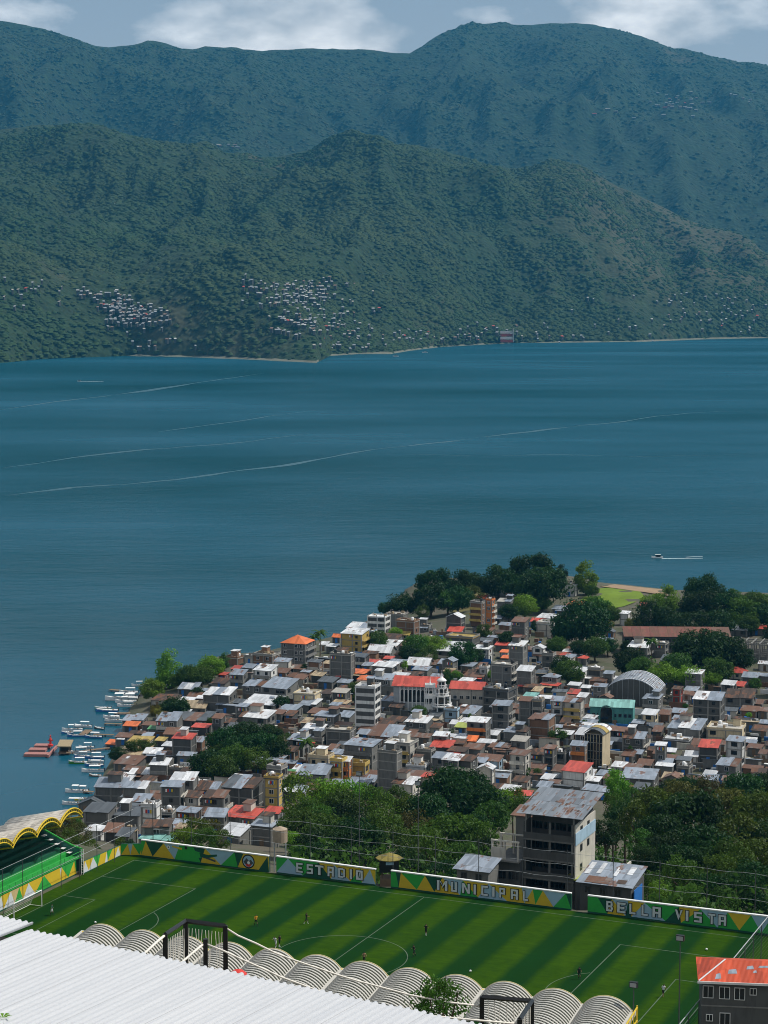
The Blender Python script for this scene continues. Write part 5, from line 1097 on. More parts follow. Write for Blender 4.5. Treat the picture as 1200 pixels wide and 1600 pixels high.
def mural_wall(p0, p1, h0, h1, label, seed, cols='gylgdy', step=3.2, cap=True, name='mural_wall', grp='painted walls round the pitch'):
    d = (p1 - p0); ln = math.hypot(d.x, d.y); root = empty(name, p0, math.atan2(d.y, d.x)); tag(root, label, 'wall', grp)
    r = random.Random(seed)
    MB().hexa([(0, .0, -1.2), (ln, .0, -1.2), (ln, .25, -1.2), (0, .25, -1.2)], [(0, 0, h0), (ln, 0, h1), (ln, .25, h1), (0, .25, h0)]).build('panel', MUR['d'], root)
    H = lambda x: h0 + (h1 - h0) * x / ln
    if cap: MB().hexa([(0, -.1, h0), (ln, -.1, h1), (ln, .35, h1), (0, .35, h0)], [(0, -.1, h0 + .16), (ln, -.1, h1 + .16), (ln, .35, h1 + .16), (0, .35, h0 + .16)]).build('coping', M_white, root)
    top = [0]; bot = [0]; F = {}
    ci = 0
    while top[-1] < ln or bot[-1] < ln:
        if top[-1] <= bot[-1]:
            nx = min(ln, max(top[-1] + .5, bot[-1] + r.uniform(.1, step))); tri = [(bot[-1], 0), (nx, 1), (top[-1], 1)]; top.append(nx)
        else:
            nx = min(ln, max(bot[-1] + .5, top[-1] + r.uniform(.1, step))); tri = [(bot[-1], 0), (nx, 0), (top[-1], 1)]; bot.append(nx)
        if top[-1] >= ln and bot[-1] >= ln and len(F) > 999: break
        c = cols[ci % len(cols)]; ci += r.choice([1, 1, 2, 3])
        b = MB(); b.face([(x, -.012, .12 if z == 0 else H(x) - .03) for x, z in tri]); b.build('painted_shape', MUR[c], root)
    return root, ln
A_, B_ = at(224, 1338, 60), at(422, 1361, 60)
yw = 62.75
def wx(px, py): return wp(*at(px, py, 60)[:2])[0]
walls = [((219, 1338), (422, 1361), 2.55, 2.45, 'mural wall with diving goalkeeper and round crest, left end of the far side', 3), ((433, 1363), (587, 1383), 2.55, 2.4, 'mural wall reading ESTADIO between the two dark gaps', 5),
         ((611, 1386), (892, 1422), 2.5, 2.4, 'long mural wall reading MUNICIPAL right of the kiosk', 8), ((918, 1425), (1260, 1470), 2.4, 2.6, 'mural wall reading BELLA VISTA at the right end', 11)]
WR = []
for (a, b, h0, h1, lab, sd_) in walls: WR.append((mural_wall(pw(wx(*a), yw), pw(wx(*b), yw), h0, h1, lab, sd_), wx(*a)))
def letters(wi, word, xs, ymid):
    (root, ln), X0 = WR[wi]
    for ch, (xa, xb) in zip(word, xs):
        Xa, Xb = wx(xa, ymid(xa) + 7 + 5), wx(xb, ymid(xb) + 7 + 5)
        put_letter(root, ch, (Xa - X0), .55, 1.5, (Xb - Xa))
letters(1, 'ESTADIO', [(459.6, 469.6), (476, 485.6), (489, 502), (508.5, 518), (525, 535), (543, 546.5), (552.7, 563)], lambda x: 1358 + (x - 460) * .13)
letters(2, 'MUNICIPAL', [(681, 697), (703, 712), (720, 732), (738, 741.5), (750, 760), (767, 770.5), (778, 787), (796, 807), (815, 823)], lambda x: 1385 + (x - 681) * .13)
letters(3, 'BELLAVISTA', [(945, 955), (962, 975), (981, 991), (1000, 1010), (1017, 1030), (1052, 1064), (1069, 1073), (1082, 1094), (1104, 1115), (1120, 1132)], lambda x: 1419 + (x - 945) * .13)
# the picture on the first wall: a goalkeeper stretched out after a ball, and a round crest
(root, ln), X0 = WR[0]
def poly(name, pts, m, y): b = MB(); b.hexa; b.face([(x, y, z) for x, z in pts]); return b.build(name, m, root)
q = lambda px: wx(px, 1347 + (px - 220) * .12) - X0
gx0 = q(262)
poly('painted_figure', [(gx0 + .3, 1.9), (gx0 + 1.2, 2.25), (gx0 + 2.6, 2.0), (gx0 + 4.2, 1.7), (gx0 + 4.4, .9), (gx0 + 3.0, .75), (gx0 + 1.8, 1.1)], M_grn, -.022)
poly('painted_figure', [(gx0 + 4.0, 1.65), (gx0 + 5.6, 1.5), (gx0 + 7.1, 1.75), (gx0 + 7.2, 1.45), (gx0 + 5.8, 1.05), (gx0 + 4.2, .95)], M_dgrn, -.026)
poly('painted_figure', [(gx0 + 4.4, 1.0), (gx0 + 5.6, .75), (gx0 + 6.9, .45), (gx0 + 6.9, .75), (gx0 + 5.7, 1.05)], M_darksteel, -.028)
poly('painted_figure', [(gx0 + .9, 2.1), (gx0 - .9, 2.3), (gx0 - 1.0, 2.1), (gx0 + .8, 1.75)], M_yel, -.024)
disc = lambda cx, cz, r, n=24: [(cx + r * math.cos(2 * math.pi * k / n), cz + r * math.sin(2 * math.pi * k / n)) for k in range(n)]
poly('painted_head', disc(gx0 + 1.6, 2.2, .26), M_black, -.030); poly('painted_ball', disc(gx0 - 1.6, 1.95, .3), M_white, -.024); poly('painted_ball', disc(gx0 - 1.62, 1.97, .13, 6), M_black, -.028)
cx0 = q(375); poly('crest_ring', disc(cx0, 1.25, 1.12), M_black, -.022); poly('crest_field', disc(cx0, 1.25, .92), M_lblue, -.026)
poly('crest_hill', [(cx0 - .85, 1.15), (cx0 - .3, 1.75), (cx0 + .1, 1.35), (cx0 + .45, 1.6), (cx0 + .88, 1.1), (cx0 + .6, .8), (cx0 - .6, .8)], M_darksteel, -.030)
poly('crest_band', [(cx0 - .6, .82), (cx0 + .6, .82), (cx0 + .25, .42), (cx0 - .25, .42)], M_red, -.032); poly('crest_ball', disc(cx0 + .05, 1.05, .25), M_white, -.036)
# side walls of the left end
mural_wall(pw(-3.3, 50.2), pw(-3.3, 61.4), 2.0, 1.7, 'low yellow and green mural wall behind the left corner', 21, 'ygywgy', 1.6, False)
mural_wall(pw(-3.25, 61.5), pw(.0, 62.9), 1.9, 2.0, 'short painted return wall at the far left corner', 24, 'gylyg', 1.5, False)

# ------------------------------------------------------------------ nets and lamps behind the far wall
fn = empty('ball_net', pw(0, 64.4), -TH); tag(fn, 'tall ball-stop net of thin posts and wires behind the mural walls', 'net')
pmesh = MB().tube([(0, 0, -4), (0, 0, 8.4)], .055, 6).mesh('post', M_darksteel)
for k in range(16): link('post', pmesh, fn, (1 + k * 7.0, 0, 0))
for z in (4.4, 6.3, 8.2):
    pts = [(x, 0, z - .25 * math.sin(math.pi * ((x % 7) / 7))) for x in np.arange(1, 112, 1.75)]
    MB().tube(pts, .022, 4).build('cable', M_steel, fn)
def lamp_pole(p, h, label, two=False):
    o = empty('floodlight', p, -TH); tag(o, label, 'floodlight', 'floodlight poles round the pitch')
    MB().tube([(0, 0, -3), (0, 0, h)], .09, 7, 0, .06).build('pole', M_darksteel, o); MB().box(-.45, -.25, h - .1, .45, .2, h + .55).build('lamp_head', M_black, o); MB().box(-.38, -.28, h - .02, .38, -.255, h + .46).build('lens', M_steel, o)
lamp_pole(pw(46.5, 66), 15.5, 'tall floodlight pole behind the mural between kiosk and tall block'); lamp_pole(pw(36.2, 67), 15.8, 'tall floodlight pole behind the ESTADIO wall'); lamp_pole(pw(105.6, 0), 18.5, 'tall thin floodlight pole beside the right fence')
lamp_pole(pw(101.3, -3.4, 70), 3.6, 'short yellow-footed floodlight on the last canopy vault')
kp = pw(41.5, 66.4, 60.2); ki = empty('lookout_kiosk', kp, 0); tag(ki, 'dark lookout cabin with a yellow tent roof in the wall gap', 'kiosk')
for sx in (-1, 1):
    for sy in (-1, 1): MB().box(sx * 1.1 - .08, sy * 1.1 - .08, -4, sx * 1.1 + .08, sy * 1.1 + .08, 1.3).build('post', M_wood, ki)
MB().box(-1.5, -1.5, 1.3, 1.5, 1.5, 3.1).build('cabin', M_black, ki); MB().lathe([(2.1, 3.15), (2.1, 3.25), (.08, 4.05)], 8).build('roof', sheetmat('dull ochre tent', (.22, .18, .045), .05, .8), ki); MB().box(-.5, -1.53, 2.5, .7, -1.505, 2.95).build('window', M_lblue, ki); MB().box(-1.4, -1.4, -1, 1.4, 1.4, .2).build('crates', M_wood, ki)
# water tank tower by the wall
wt = empty('tank_tower', pw(20.0, 72, 54), 0); tag(wt, 'rusty water tank on thin legs behind the first wall gap', 'water tank')
for sx in (-1, 1):
    for sy in (-1, 1): MB().tube([(sx * 1.0, sy * 1.0, -4), (sx * .9, sy * .9, 8.2)], .06, 5).build('leg', M_steel, wt)
MB().lathe([(1.2, 8.2), (1.2, 10.3), (.2, 10.7)], 14).build('tank', plain('rust stained tank', (.34, .27, .20), .7, .25), wt)

# ------------------------------------------------------------------ left stand
ls = empty('left_stand', pw(0, 0), -TH); tag(ls, 'green seating stand under a scalloped yellow-edged roof at the left end', 'grandstand')
Y0, Y1 = 6., 52.
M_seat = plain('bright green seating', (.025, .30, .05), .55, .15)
for k in range(8): MB().box(-5.4 - k * 1.15 - 1.15, Y0, -1, -5.4 - k * 1.15 + (-.005 if k else 0), Y1 - .5, 2.3 + k * .55).build('tier', M_seat if k < 2 else M_dgrn, ls)  # rear tiers darker green: shade under the roof put into their colour
MB().box(-5.4, Y0, 2.2, -4.3, Y1 - .5, 2.32).build('walkway', M_seat, ls)
rl_ = MB()
for z in (2.75, 3.25): rl_.tube([(-4.35, Y0, z), (-4.35, Y1, z)], .045, 5)
for y in np.arange(Y0, Y1, 1.5): rl_.tube([(-4.35, y, 2.3), (-4.35, y, 3.25)], .035, 4)
rl_.build('railing', M_grn, ls)['kind'] = 'stuff'
MB().box(-15.0, Y0, -1, -14.7, Y1, 6.2).build('back_wall', WALL['k'], ls)
b = MB(); pr = [(-14.8, -1), (-4.5, -1), (-4.5, 3.4), (-6.3, 3.8), (-12.0, 6.0), (-14.8, 6.0)]
b.hexa; i0 = len(b.v); b.v += [(x, Y1 - .45, z) for x, z in pr] + [(x, Y1 - .2, z) for x, z in pr]; n_ = len(pr)
b.f += [tuple(range(n_)), tuple(range(2 * n_ - 1, n_ - 1, -1))] + [(k, n_ + k, n_ + (k + 1) % n_, (k + 1) % n_) for k in range(n_)]; b.m += [0] * (n_ + 2)
b.build('end_wall', WALL['T'], ls)
MB().tube([(-4.4, Y1 - .32, 3.45), (-6.3, Y1 - .32, 3.88), (-12.0, Y1 - .32, 6.1)], .16, 6).build('end_coping', M_grn, ls)
stp = MB()
for k in range(7): stp.box(-6.6 - k * 1.15, Y1 - 1.5, 2.3 + k * .55 + .56, -6.0 - k * 1.15, Y1 - .5, 2.3 + k * .55 + .64)
stp.build('stair_nosing', M_white, ls)
M_roofL = sheetmat('weathered canopy sheet', (.47, .44, .39), .03, .6)
vw = 6.45
for k in range(8):
    yc = 51.9 - vw * (k + .5); prof = arc(vw, 1.5, 14)
    o = MB()
    for (a, za), (c, zc) in zip(prof, prof[1:]):
        f = lambda u, zz, e: [(-4.5, u, zz + e), (-15.4, u, zz - 2.6 + e)]
        o.hexa([f(a, za, 0)[0], f(c, zc, 0)[0], f(c, zc, 0)[1], f(a, za, 0)[1]], [f(a, za, .07)[0], f(c, zc, .07)[0], f(c, zc, .07)[1], f(a, za, .07)[1]])
    v_ = o.build('roof_vault', M_roofL, ls, True, (0, yc, 9.0))
    e = MB(); pts = [(-4.4, u, z_ + .1) for u, z_ in prof]; e.tube(pts, .13, 6); e.tube([(-4.4, u, z_ - .5) for u, z_ in prof], .11, 6); e.build('edge_arch', M_yel, v_)
    w_ = MB()
    for q in range(1, 14, 1): w_.tube([(-4.4, prof[q][0], prof[q][1] - .45), (-4.4, prof[q][0] + .12, prof[q][1] + .05)], .05, 4)
    w_.build('web', M_yel, v_)
    MB().tube([(-4.4, yc + vw / 2, 8.6), (-14.6, yc + vw / 2, 6.2)], .14, 6).build('rafter', M_yel, ls)
    MB().tube([(-14.5, yc + vw / 2, -1), (-14.5, yc + vw / 2, 6.4)], .16, 7).build('post', M_yel, ls)
tag(mural_wall(pw(-4.25, 2), pw(-4.25, 49.6), 2.25, 2.25, 'x', 31, 'gywtygwy', 2.6, False)[0], 'painted front wall of the left stand in green, yellow and white', 'wall', 'painted walls round the pitch')
nf = empty('ball_net', pw(-2.4, 0), -TH); tag(nf, 'ball-stop net of thin posts and wires in front of the left stand', 'net')
pm3 = MB().tube([(0, 0, 0), (0, 0, 7.2)], .05, 6).mesh('post', M_darksteel)
for k in range(12): link('post', pm3, nf, (0, 6 + k * 5.2, 0))
for z in (3.6, 5.4, 7.1): MB().tube([(0, 2, z), (0, 64, z)], .03, 4).build('cable', M_steel, nf)
lt = empty('lattice_mast', pw(-3.3, 49.9), -TH); tag(lt, 'small pale lattice mast between the left stand and the corner wall', 'mast')
for sx in (-.2, .2): MB().tube([(sx, 0, 0), (sx, 0, 4)], .05, 5).build('leg', M_white, lt)
b = MB()
for k in range(9): b.tube([(-.2, 0, .2 + k * .42), (.2, 0, .4 + k * .42)], .03, 4)
b.build('lacing', M_white, lt)

# ------------------------------------------------------------------ vaulted canopy on the near side
nc_ = empty('vaulted_canopy', pw(0, 0), -TH); tag(nc_, 'long canopy of twelve ribbed barrel vaults along the near touchline', 'canopy')
M_oliv = plain('olive translucent sheet', (.055, .062, .045), .4, .12, .4)
M_rib = plain('cream canopy rib', (.50, .485, .44), .5, .06, .5)
vs = 5.95; va = arc(vs - .1, 1.45, 18); NR = 19; DL = 9.5
def canopy_z(y): return 11.0 + (y + 3.2) * .15
sh = MB()
for (a, za), (c, zc) in zip(va, va[1:]): sh.hexa([(a, -3.2, za), (c, zc and -3.2, zc), (c, -3.2 - DL, zc - DL * .15), (a, -3.2 - DL, za - DL * .15)][::1], [(a, -3.2, za + .04), (c, -3.2, zc + .04), (c, -3.2 - DL, zc + .04 - DL * .15), (a, -3.2 - DL, za + .04 - DL * .15)])
shm = sh.mesh('canopy_sheet', M_oliv, True)
rb = MB()
for (a, za), (c, zc) in zip(va, va[1:]): rb.hexa([(a, -.14, za + .045), (c, -.14, zc + .045), (c, .14, zc + .045), (a, .14, za + .045)], [(a, -.11, za + .12), (c, -.11, zc + .12), (c, .11, zc + .12), (a, .11, za + .12)])
rbm = rb.mesh('rib', M_rib)
eb = MB().hexa([(-.1, -3.0, .0), (.1, -3.0, .0), (.1, -3.2 - DL, -DL * .15), (-.1, -3.2 - DL, -DL * .15)], [(-.1, -3.0, .3), (.1, -3.0, .3), (.1, -3.2 - DL, .3 - DL * .15), (-.1, -3.2 - DL, .3 - DL * .15)]).mesh('valley_beam', M_rib)
fa = MB(); fa.tube([(a, -3.1, za + .06) for a, za in va], .09, 6); fam = fa.mesh('front_arch', plain('cream yellow paint', (.50, .43, .22), .5, .08))
wb = MB().hexa([(-.35, -3.0, .0), (.35, -3.0, .0), (.35, -3.2 - DL, -DL * .15), (-.35, -3.2 - DL, -DL * .15)], [(-.35, -3.0, .42), (.35, -3.0, .42), (.35, -3.2 - DL, .42 - DL * .15), (-.35, -3.2 - DL, .42 - DL * .15)]).mesh('main_beam', M_rib)
for k in range(12):
    X = 29.8 + vs * (k + .5)
    s_ = link('canopy_sheet', shm, nc_, (X, 0, 10.45))
    for q in range(NR): link('rib', rbm, s_, (0, -3.35 - q * DL / NR, -.15 * (.15 + q * DL / NR)))
    link('front_arch', fam, nc_, (X, 0, 10.45))
for k in range(13):
    X = 29.8 + vs * k; big = k in (0, 3, 6, 9, 12)
    link('main_beam' if big else 'valley_beam', wb if big else eb, nc_, (X, 0, 10.35))
    if big:
        MB().tube([(X, -11.5, 0), (X, -11.5, 9.5)], .2, 8).build('post', M_yel, nc_)
        MB().tube([(X, -3.2, 10.7), (X, -11.5, 7.4)], .12, 6).build('strut', M_yel, nc_)
for k in range(7): MB().box(30, -16 - .8 * k, -1, 101, -15.21 - .8 * k, .6 + .45 * k).build('tier', M_frame, nc_)
b = MB(); b.tube([(101.6, -3.0, 9.3), (101.6, -3.0, 11.3)], .1, 6); b.tube([(101.6, -3.0, 11.1), (101.6, -12, 9.8)], .1, 6); b.tube([(101.6, -3.0, 9.6), (101.6, -12, 8.5)], .1, 6)
for k in range(9): b.tube([(101.6, -3 - k, 11.1 - .145 * k), (101.6, -3.5 - k, 9.55 - .122 * k)], .06, 5)
b.build('end_truss', M_yel, nc_)

# ------------------------------------------------------------------ fences at the right end
rf = empty('end_fence', pw(103.8, 0), -TH); tag(rf, 'tall wire fence of thin posts behind the right goal line', 'fence', 'fences at the right end')
pmf = MB().tube([(0, 0, -1), (0, 0, 6.2)], .06, 6).mesh('post', M_darksteel)
for k in range(18): link('post', pmf, rf, (0, -12 + k * 4.6, 0))
for z in (6.15,): MB().tube([(0, -12, z), (0, 66, z)], .07, 6).build('rail', M_steel, rf)
b = MB()
for z in np.arange(.3, 6.1, .55): b.tube([(0, -12, z), (0, 66, z)], .010, 3)
b.build('wire_mesh', M_darksteel, rf)['kind'] = 'stuff'
rf2 = empty('path_fence', pw(106.3, 0), -TH); tag(rf2, 'lower pipe fence with slanting braces outside the tall end fence', 'fence', 'fences at the right end')
pmf2 = MB().tube([(0, 0, -1), (0, 0, 3.2)], .06, 6).mesh('post', M_steel)
for k in range(22): link('post', pmf2, rf2, (0, -12 + k * 3.5, 0))
for z in (1.2, 3.2): MB().tube([(0, -12, z), (0, 64, z)], .06, 6).build('rail', M_steel, rf2)
for k in range(5): MB().tube([(0, 18 + k * 9, 3.2), (2.4, 18 + k * 9, 0)], .06, 5).build('brace', M_steel, rf2)
ramp = empty('stair_ramp', pw(108.0, 0, 60), -TH); tag(ramp, 'white stair parapet climbing outside the right end fence', 'stairs')
for y0, y1, z0, z1 in ((8, 1, .6, 2.6), (46, 40, .3, 2.0)): MB().hexa([(0, y0, -1), (.4, y0, -1), (.4, y1, -1), (0, y1, -1)], [(0, y0, z0), (.4, y0, z0), (.4, y1, z1), (0, y1, z1)]).build('parapet', M_white, ramp)

# ------------------------------------------------------------------ red-roofed house at the lower right corner
pe = atd(1092, 1533, 235); rh = empty('red_roofed_house', (pe.x, pe.y, 58), -.12); tag(rh, 'grey house with a peeling red hip roof at the lower right', 'house')
Hh = pe.z - 58; Wd, Dp = 13.5, 8.5
MB().box(.35, .35, -2, Wd, Dp, Hh).build('wall', WALL['k'], rh)
M_red2 = sheetmat('peeling red roof sheet', (.60, .085, .03), .0, .55)
o = MB(); B = [(-.1, -.1, Hh), (Wd + .4, -.1, Hh), (Wd + .4, Dp + .4, Hh), (-.1, Dp + .4, Hh)]; T0, T1 = (3.2, Dp * .52, Hh + 1.25), (Wd - 3, Dp * .52, Hh + 1.25)
o.face([B[0], B[1], T1, T0]); o.face([B[2], B[3], T0, T1]); o.face([B[1], B[2], T1]); o.face([B[3], B[0], T0]); o.face([(x, y, z - .02) for x, y, z in B[::-1]]); o.build('roof', M_red2, rh)
MB().box(-.16, -.2, Hh - .22, Wd + .46, -.105, Hh + .05).build('fascia', M_white, rh)
MB().tube([(.0, .0, Hh + .06), (T0[0], T0[1], T0[2] + .04)], .09, 5).build('hip_cap', MUR['w'], rh)
pk = MB()
def onroof(x, y): return Hh + 1.25 * (y + .1) / (Dp * .52 + .1) + .02
for x, y, w_, d_ in ((3.4, 1.6, 1.1, 1.0), (1.9, .5, .7, 1.2), (5.6, 2.6, .9, .8), (7.0, 3.0, 1.5, .5), (6.3, 1.9, .5, .6), (9, 2.8, 1.0, .7)):
    pk.face([(x, y, onroof(x, y)), (x + w_, y + .1, onroof(x, y + .1)), (x + w_ * .9, y + d_, onroof(x, y + d_)), (x + .15, y + d_ * .8, onroof(x, y + d_ * .8))])
pk.build('bare_patch', ROOF['b'], rh)['kind'] = 'stuff'
wb_ = win_mesh('window', 1.25, 1.5, M_white, 1); ws_ = win_mesh('window', .8, .85, M_white, 1)
for x, w_, z in ((1.1, wb_, Hh - 2.1), (3.0, wb_, Hh - 2.15), (4.75, wb_, Hh - 2.2), (6.3, ws_, Hh - 1.55), (9.0, ws_, Hh - 1.6), (11.3, wb_, Hh - 2.2), (3.1, wb_, Hh - 5.3), (1.3, ws_, Hh - 4.9), (9.2, wb_, Hh - 5.3), (3.1, wb_, Hh - 8.3), (6.3, ws_, Hh - 8)):
    link('window', w_, rh, (x, .31, z))
MB().box(.3, .28, Hh - 3.1, Wd, .345, Hh - 2.95).build('floor_band', M_frame, rh)

# ------------------------------------------------------------------ white corrugated roof in the foreground
RZ = 132.0
e0, e1 = at(43, 1453, RZ), at(733, 1598, RZ); ed = (e1 - e0); el = math.hypot(ed.x, ed.y); ya_ = math.atan2(ed.y, ed.x)
fr = empty('corrugated_roof', (e0.x, e0.y, RZ), ya_); tag(fr, 'big white corrugated metal roof filling the lower left corner', 'roof')
M_wroof = NT('white trapezoid sheeting'); tt = M_wroof; vv = tt.coord(); f1 = tt.noise(tt.coord(sc=(2.5, .15, 1)), 1.0, 5, .6); f2 = tt.noise(vv, 9., 3, .7)
cc = tt.mix(f1, (.42, .44, .47), (.57, .58, .595)); cc = tt.mix(tt.ramp(f2, [(.70, 0.), (.76, .5)]), cc, (.40, .38, .35)); M_wroof = tt.out(cc, .42, None)
def trap(x0, x1, y0, y1, z, pitch=.25, dep=.055):
    b = MB(); xs = []
    k = 0; x = x0
    while x < x1 - 1e-6:
        for dx, dz in ((0, 0), (.11, 0), (.15, dep), (.21, dep)): xs.append((x + dx, dz))
        x += pitch
    xs.append((x1, 0))
    for (a, za), (c, zc) in zip(xs, xs[1:]):
        b.face([(a, y0, z + za), (c, y0, z + zc), (c, y1, z + zc), (a, y1, z + za)]); b.face([(a, y1, z + za - .02), (c, y1, z + zc - .02), (c, y0, z + zc - .02), (a, y0, z + za - .02)]); b.face([(a, y1, z + za), (c, y1, z + zc), (c, y1, z + zc - .02), (a, y1, z + za - .02)]); b.face([(c, y0, z + zc), (a, y0, z + za), (a, y0, z + za - .02), (c, y0, z + zc - .02)])
    return b
n_ = int(el / 1.0) + 3
for k in range(n_): trap(k * 1.0, k * 1.0 + 1.0, -24, .0 + (.05 if k % 3 == 1 else 0), .004 * (k % 2)).build('roof_sheet', M_wroof, fr)
trap(-7, -.06, -24, .32, .10).build('upper_roof_sheet', M_wroof, fr)
MB().box(.1, -24, -4.5, n_ - .2, -.5, -.3).build('wall', WALL['l'], fr); MB().box(-6.9, -24, -4.5, .05, -.4, -.2).build('wall', WALL['l'], fr)
MB().box(.0, -.45, -.12, n_, -.35, -.03).build('eave_beam', M_steel, fr)
pv_ = at(4, 1590, RZ + .1); lf = MB(); 
for k in range(7): a = k * .9; lf.face([(0, 0, 0), (.28 * math.cos(a) + .08, .28 * math.sin(a), .10), (.46 * math.cos(a + .12), .46 * math.sin(a + .12), .05), (.28 * math.cos(a + .3), .28 * math.sin(a + .3), .12)])
lo = lf.build('leaf_spray', LEAF['b'], None, False, pv_); lo.scale = (.6, .6, .6); tag(lo, 'small green leaf spray touching the white roof at the lower left', 'leaves')

# ------------------------------------------------------------------ black rope-bridge frames
def frame(tops, zdrop, label, extra_bar=None):
    o = empty('rope_bridge_frame', tops[0] - Vector((0, 0, zdrop))); tag(o, label, 'frame', 'black rope-bridge frames'); org = o.location
    w = .075
    for p in tops: q = p - org; MB().box(q.x - w, q.y - w, q.z - zdrop, q.x + w, q.y + w, q.z).build('post', M_black, o)
    for a, b in zip(tops, tops[1:]):
        q, r = a - org, b - org; MB().tube([q - Vector((0, 0, .02)), r - Vector((0, 0, .02))], .085, 4).build('top_bar', M_black, o)
    return o
f1 = [atd(258, 1459, 66), atd(290, 1438, 68.3), atd(352, 1446, 67.4)]
o1 = frame(f1, 2.3, 'black steel gate frame of the rope bridge beyond the white roof edge')
p4 = atd(321, 1467, 65.3); q4 = p4 - o1.location; MB().box(q4.x - .07, q4.y - .07, q4.z - 2.0, q4.x + .07, q4.y + .07, q4.z).build('post', M_black, o1)
b = MB()
for k in range(13):
    t_ = k / 12; a = f1[0].lerp(f1[1], t_) - o1.location; b.tube([a - Vector((0, 0, .25)), a - Vector((-.05 * math.sin(k * 2), 0, 1.6 + .2 * math.sin(k * 3.)))], .012, 4)
    a = f1[1].lerp(f1[2], t_) - o1.location; b.tube([a - Vector((0, 0, .25)), a - Vector((-.1 * math.cos(k * 2.), 0, 1.5))], .010, 4)
b.build('net_cord', M_rope, o1)['kind'] = 'stuff'
MB().box(q4.x - .6, q4.y - .2, q4.z - 2.06, q4.x + .9, q4.y + 1.5, q4.z - 2.0).build('deck', M_wood, o1)
f2 = [atd(753, 1557, 67.5), atd(831, 1563, 67.0), atd(812, 1592, 64.3)]
o2 = frame(f2, 2.4, 'black steel gate frame of the rope bridge at the lower middle')
b = MB()
for k in range(9):
    t_ = k / 8; a = f2[0].lerp(f2[1], t_) - o2.location; b.tube([a - Vector((0, 0, .05)), a - Vector((.12 * math.cos(k * 2.), 0, 1.6))], .012, 4)
    a = f2[1].lerp(f2[2], t_) - o2.location; b.tube([a - Vector((0, 0, .05)), a - Vector((0, 0, 1.4))], .012, 4)
b.build('net_cord', M_rope, o2)['kind'] = 'stuff'
def rope(pts, D0, D1, r, label):
    w = [atd(x, y, D0 + (D1 - D0) * k / (len(pts) - 1)) for k, (x, y) in enumerate(pts)]
    o = MB().tube([p - w[0] for p in w], r, 6).build('handrail_rope', M_rope, None, True, w[0]); tag(o, label, 'rope', 'rope-bridge handrails'); return o
rope([(353, 1450), (372, 1462), (400, 1474), (430, 1489), (462, 1501), (495, 1512), (527, 1523), (560, 1533), (590, 1541), (642, 1555), (700, 1566), (752, 1572)], 67.4, 67.5, .032, 'cream far handrail rope running between the two black frames')
rope([(322, 1475), (350, 1486), (380, 1500), (410, 1513), (440, 1527), (503, 1550), (573, 1570), (640, 1584), (722, 1592), (812, 1600)], 65.3, 64.3, .032, 'cream near handrail rope sagging from the left frame to the right frame')
rope([(258, 1461), (245, 1472), (228, 1488), (205, 1502)], 66, 64.5, .045, 'short cream rope tied down left of the left frame')
rope([(319, 1474), (300, 1490), (285, 1503), (268, 1515)], 65.3, 64, .04, 'short cream rope tied down below the left frame')
pr = atd(372, 1527, 62.5); rc = MB().lathe([(.30, 0), (.28, .12), (.15, .22), (.03, .26)], 12).build('red_cover', M_red, None, True, pr); tag(rc, 'small red cover peeking over the white roof edge', 'cover')
tree(688, 1572, 78, 'm', 'loose', 68, 'plants by the white roof', 'broadleaf_tree', 'leafy bush at the eave end of the white corrugated roof')

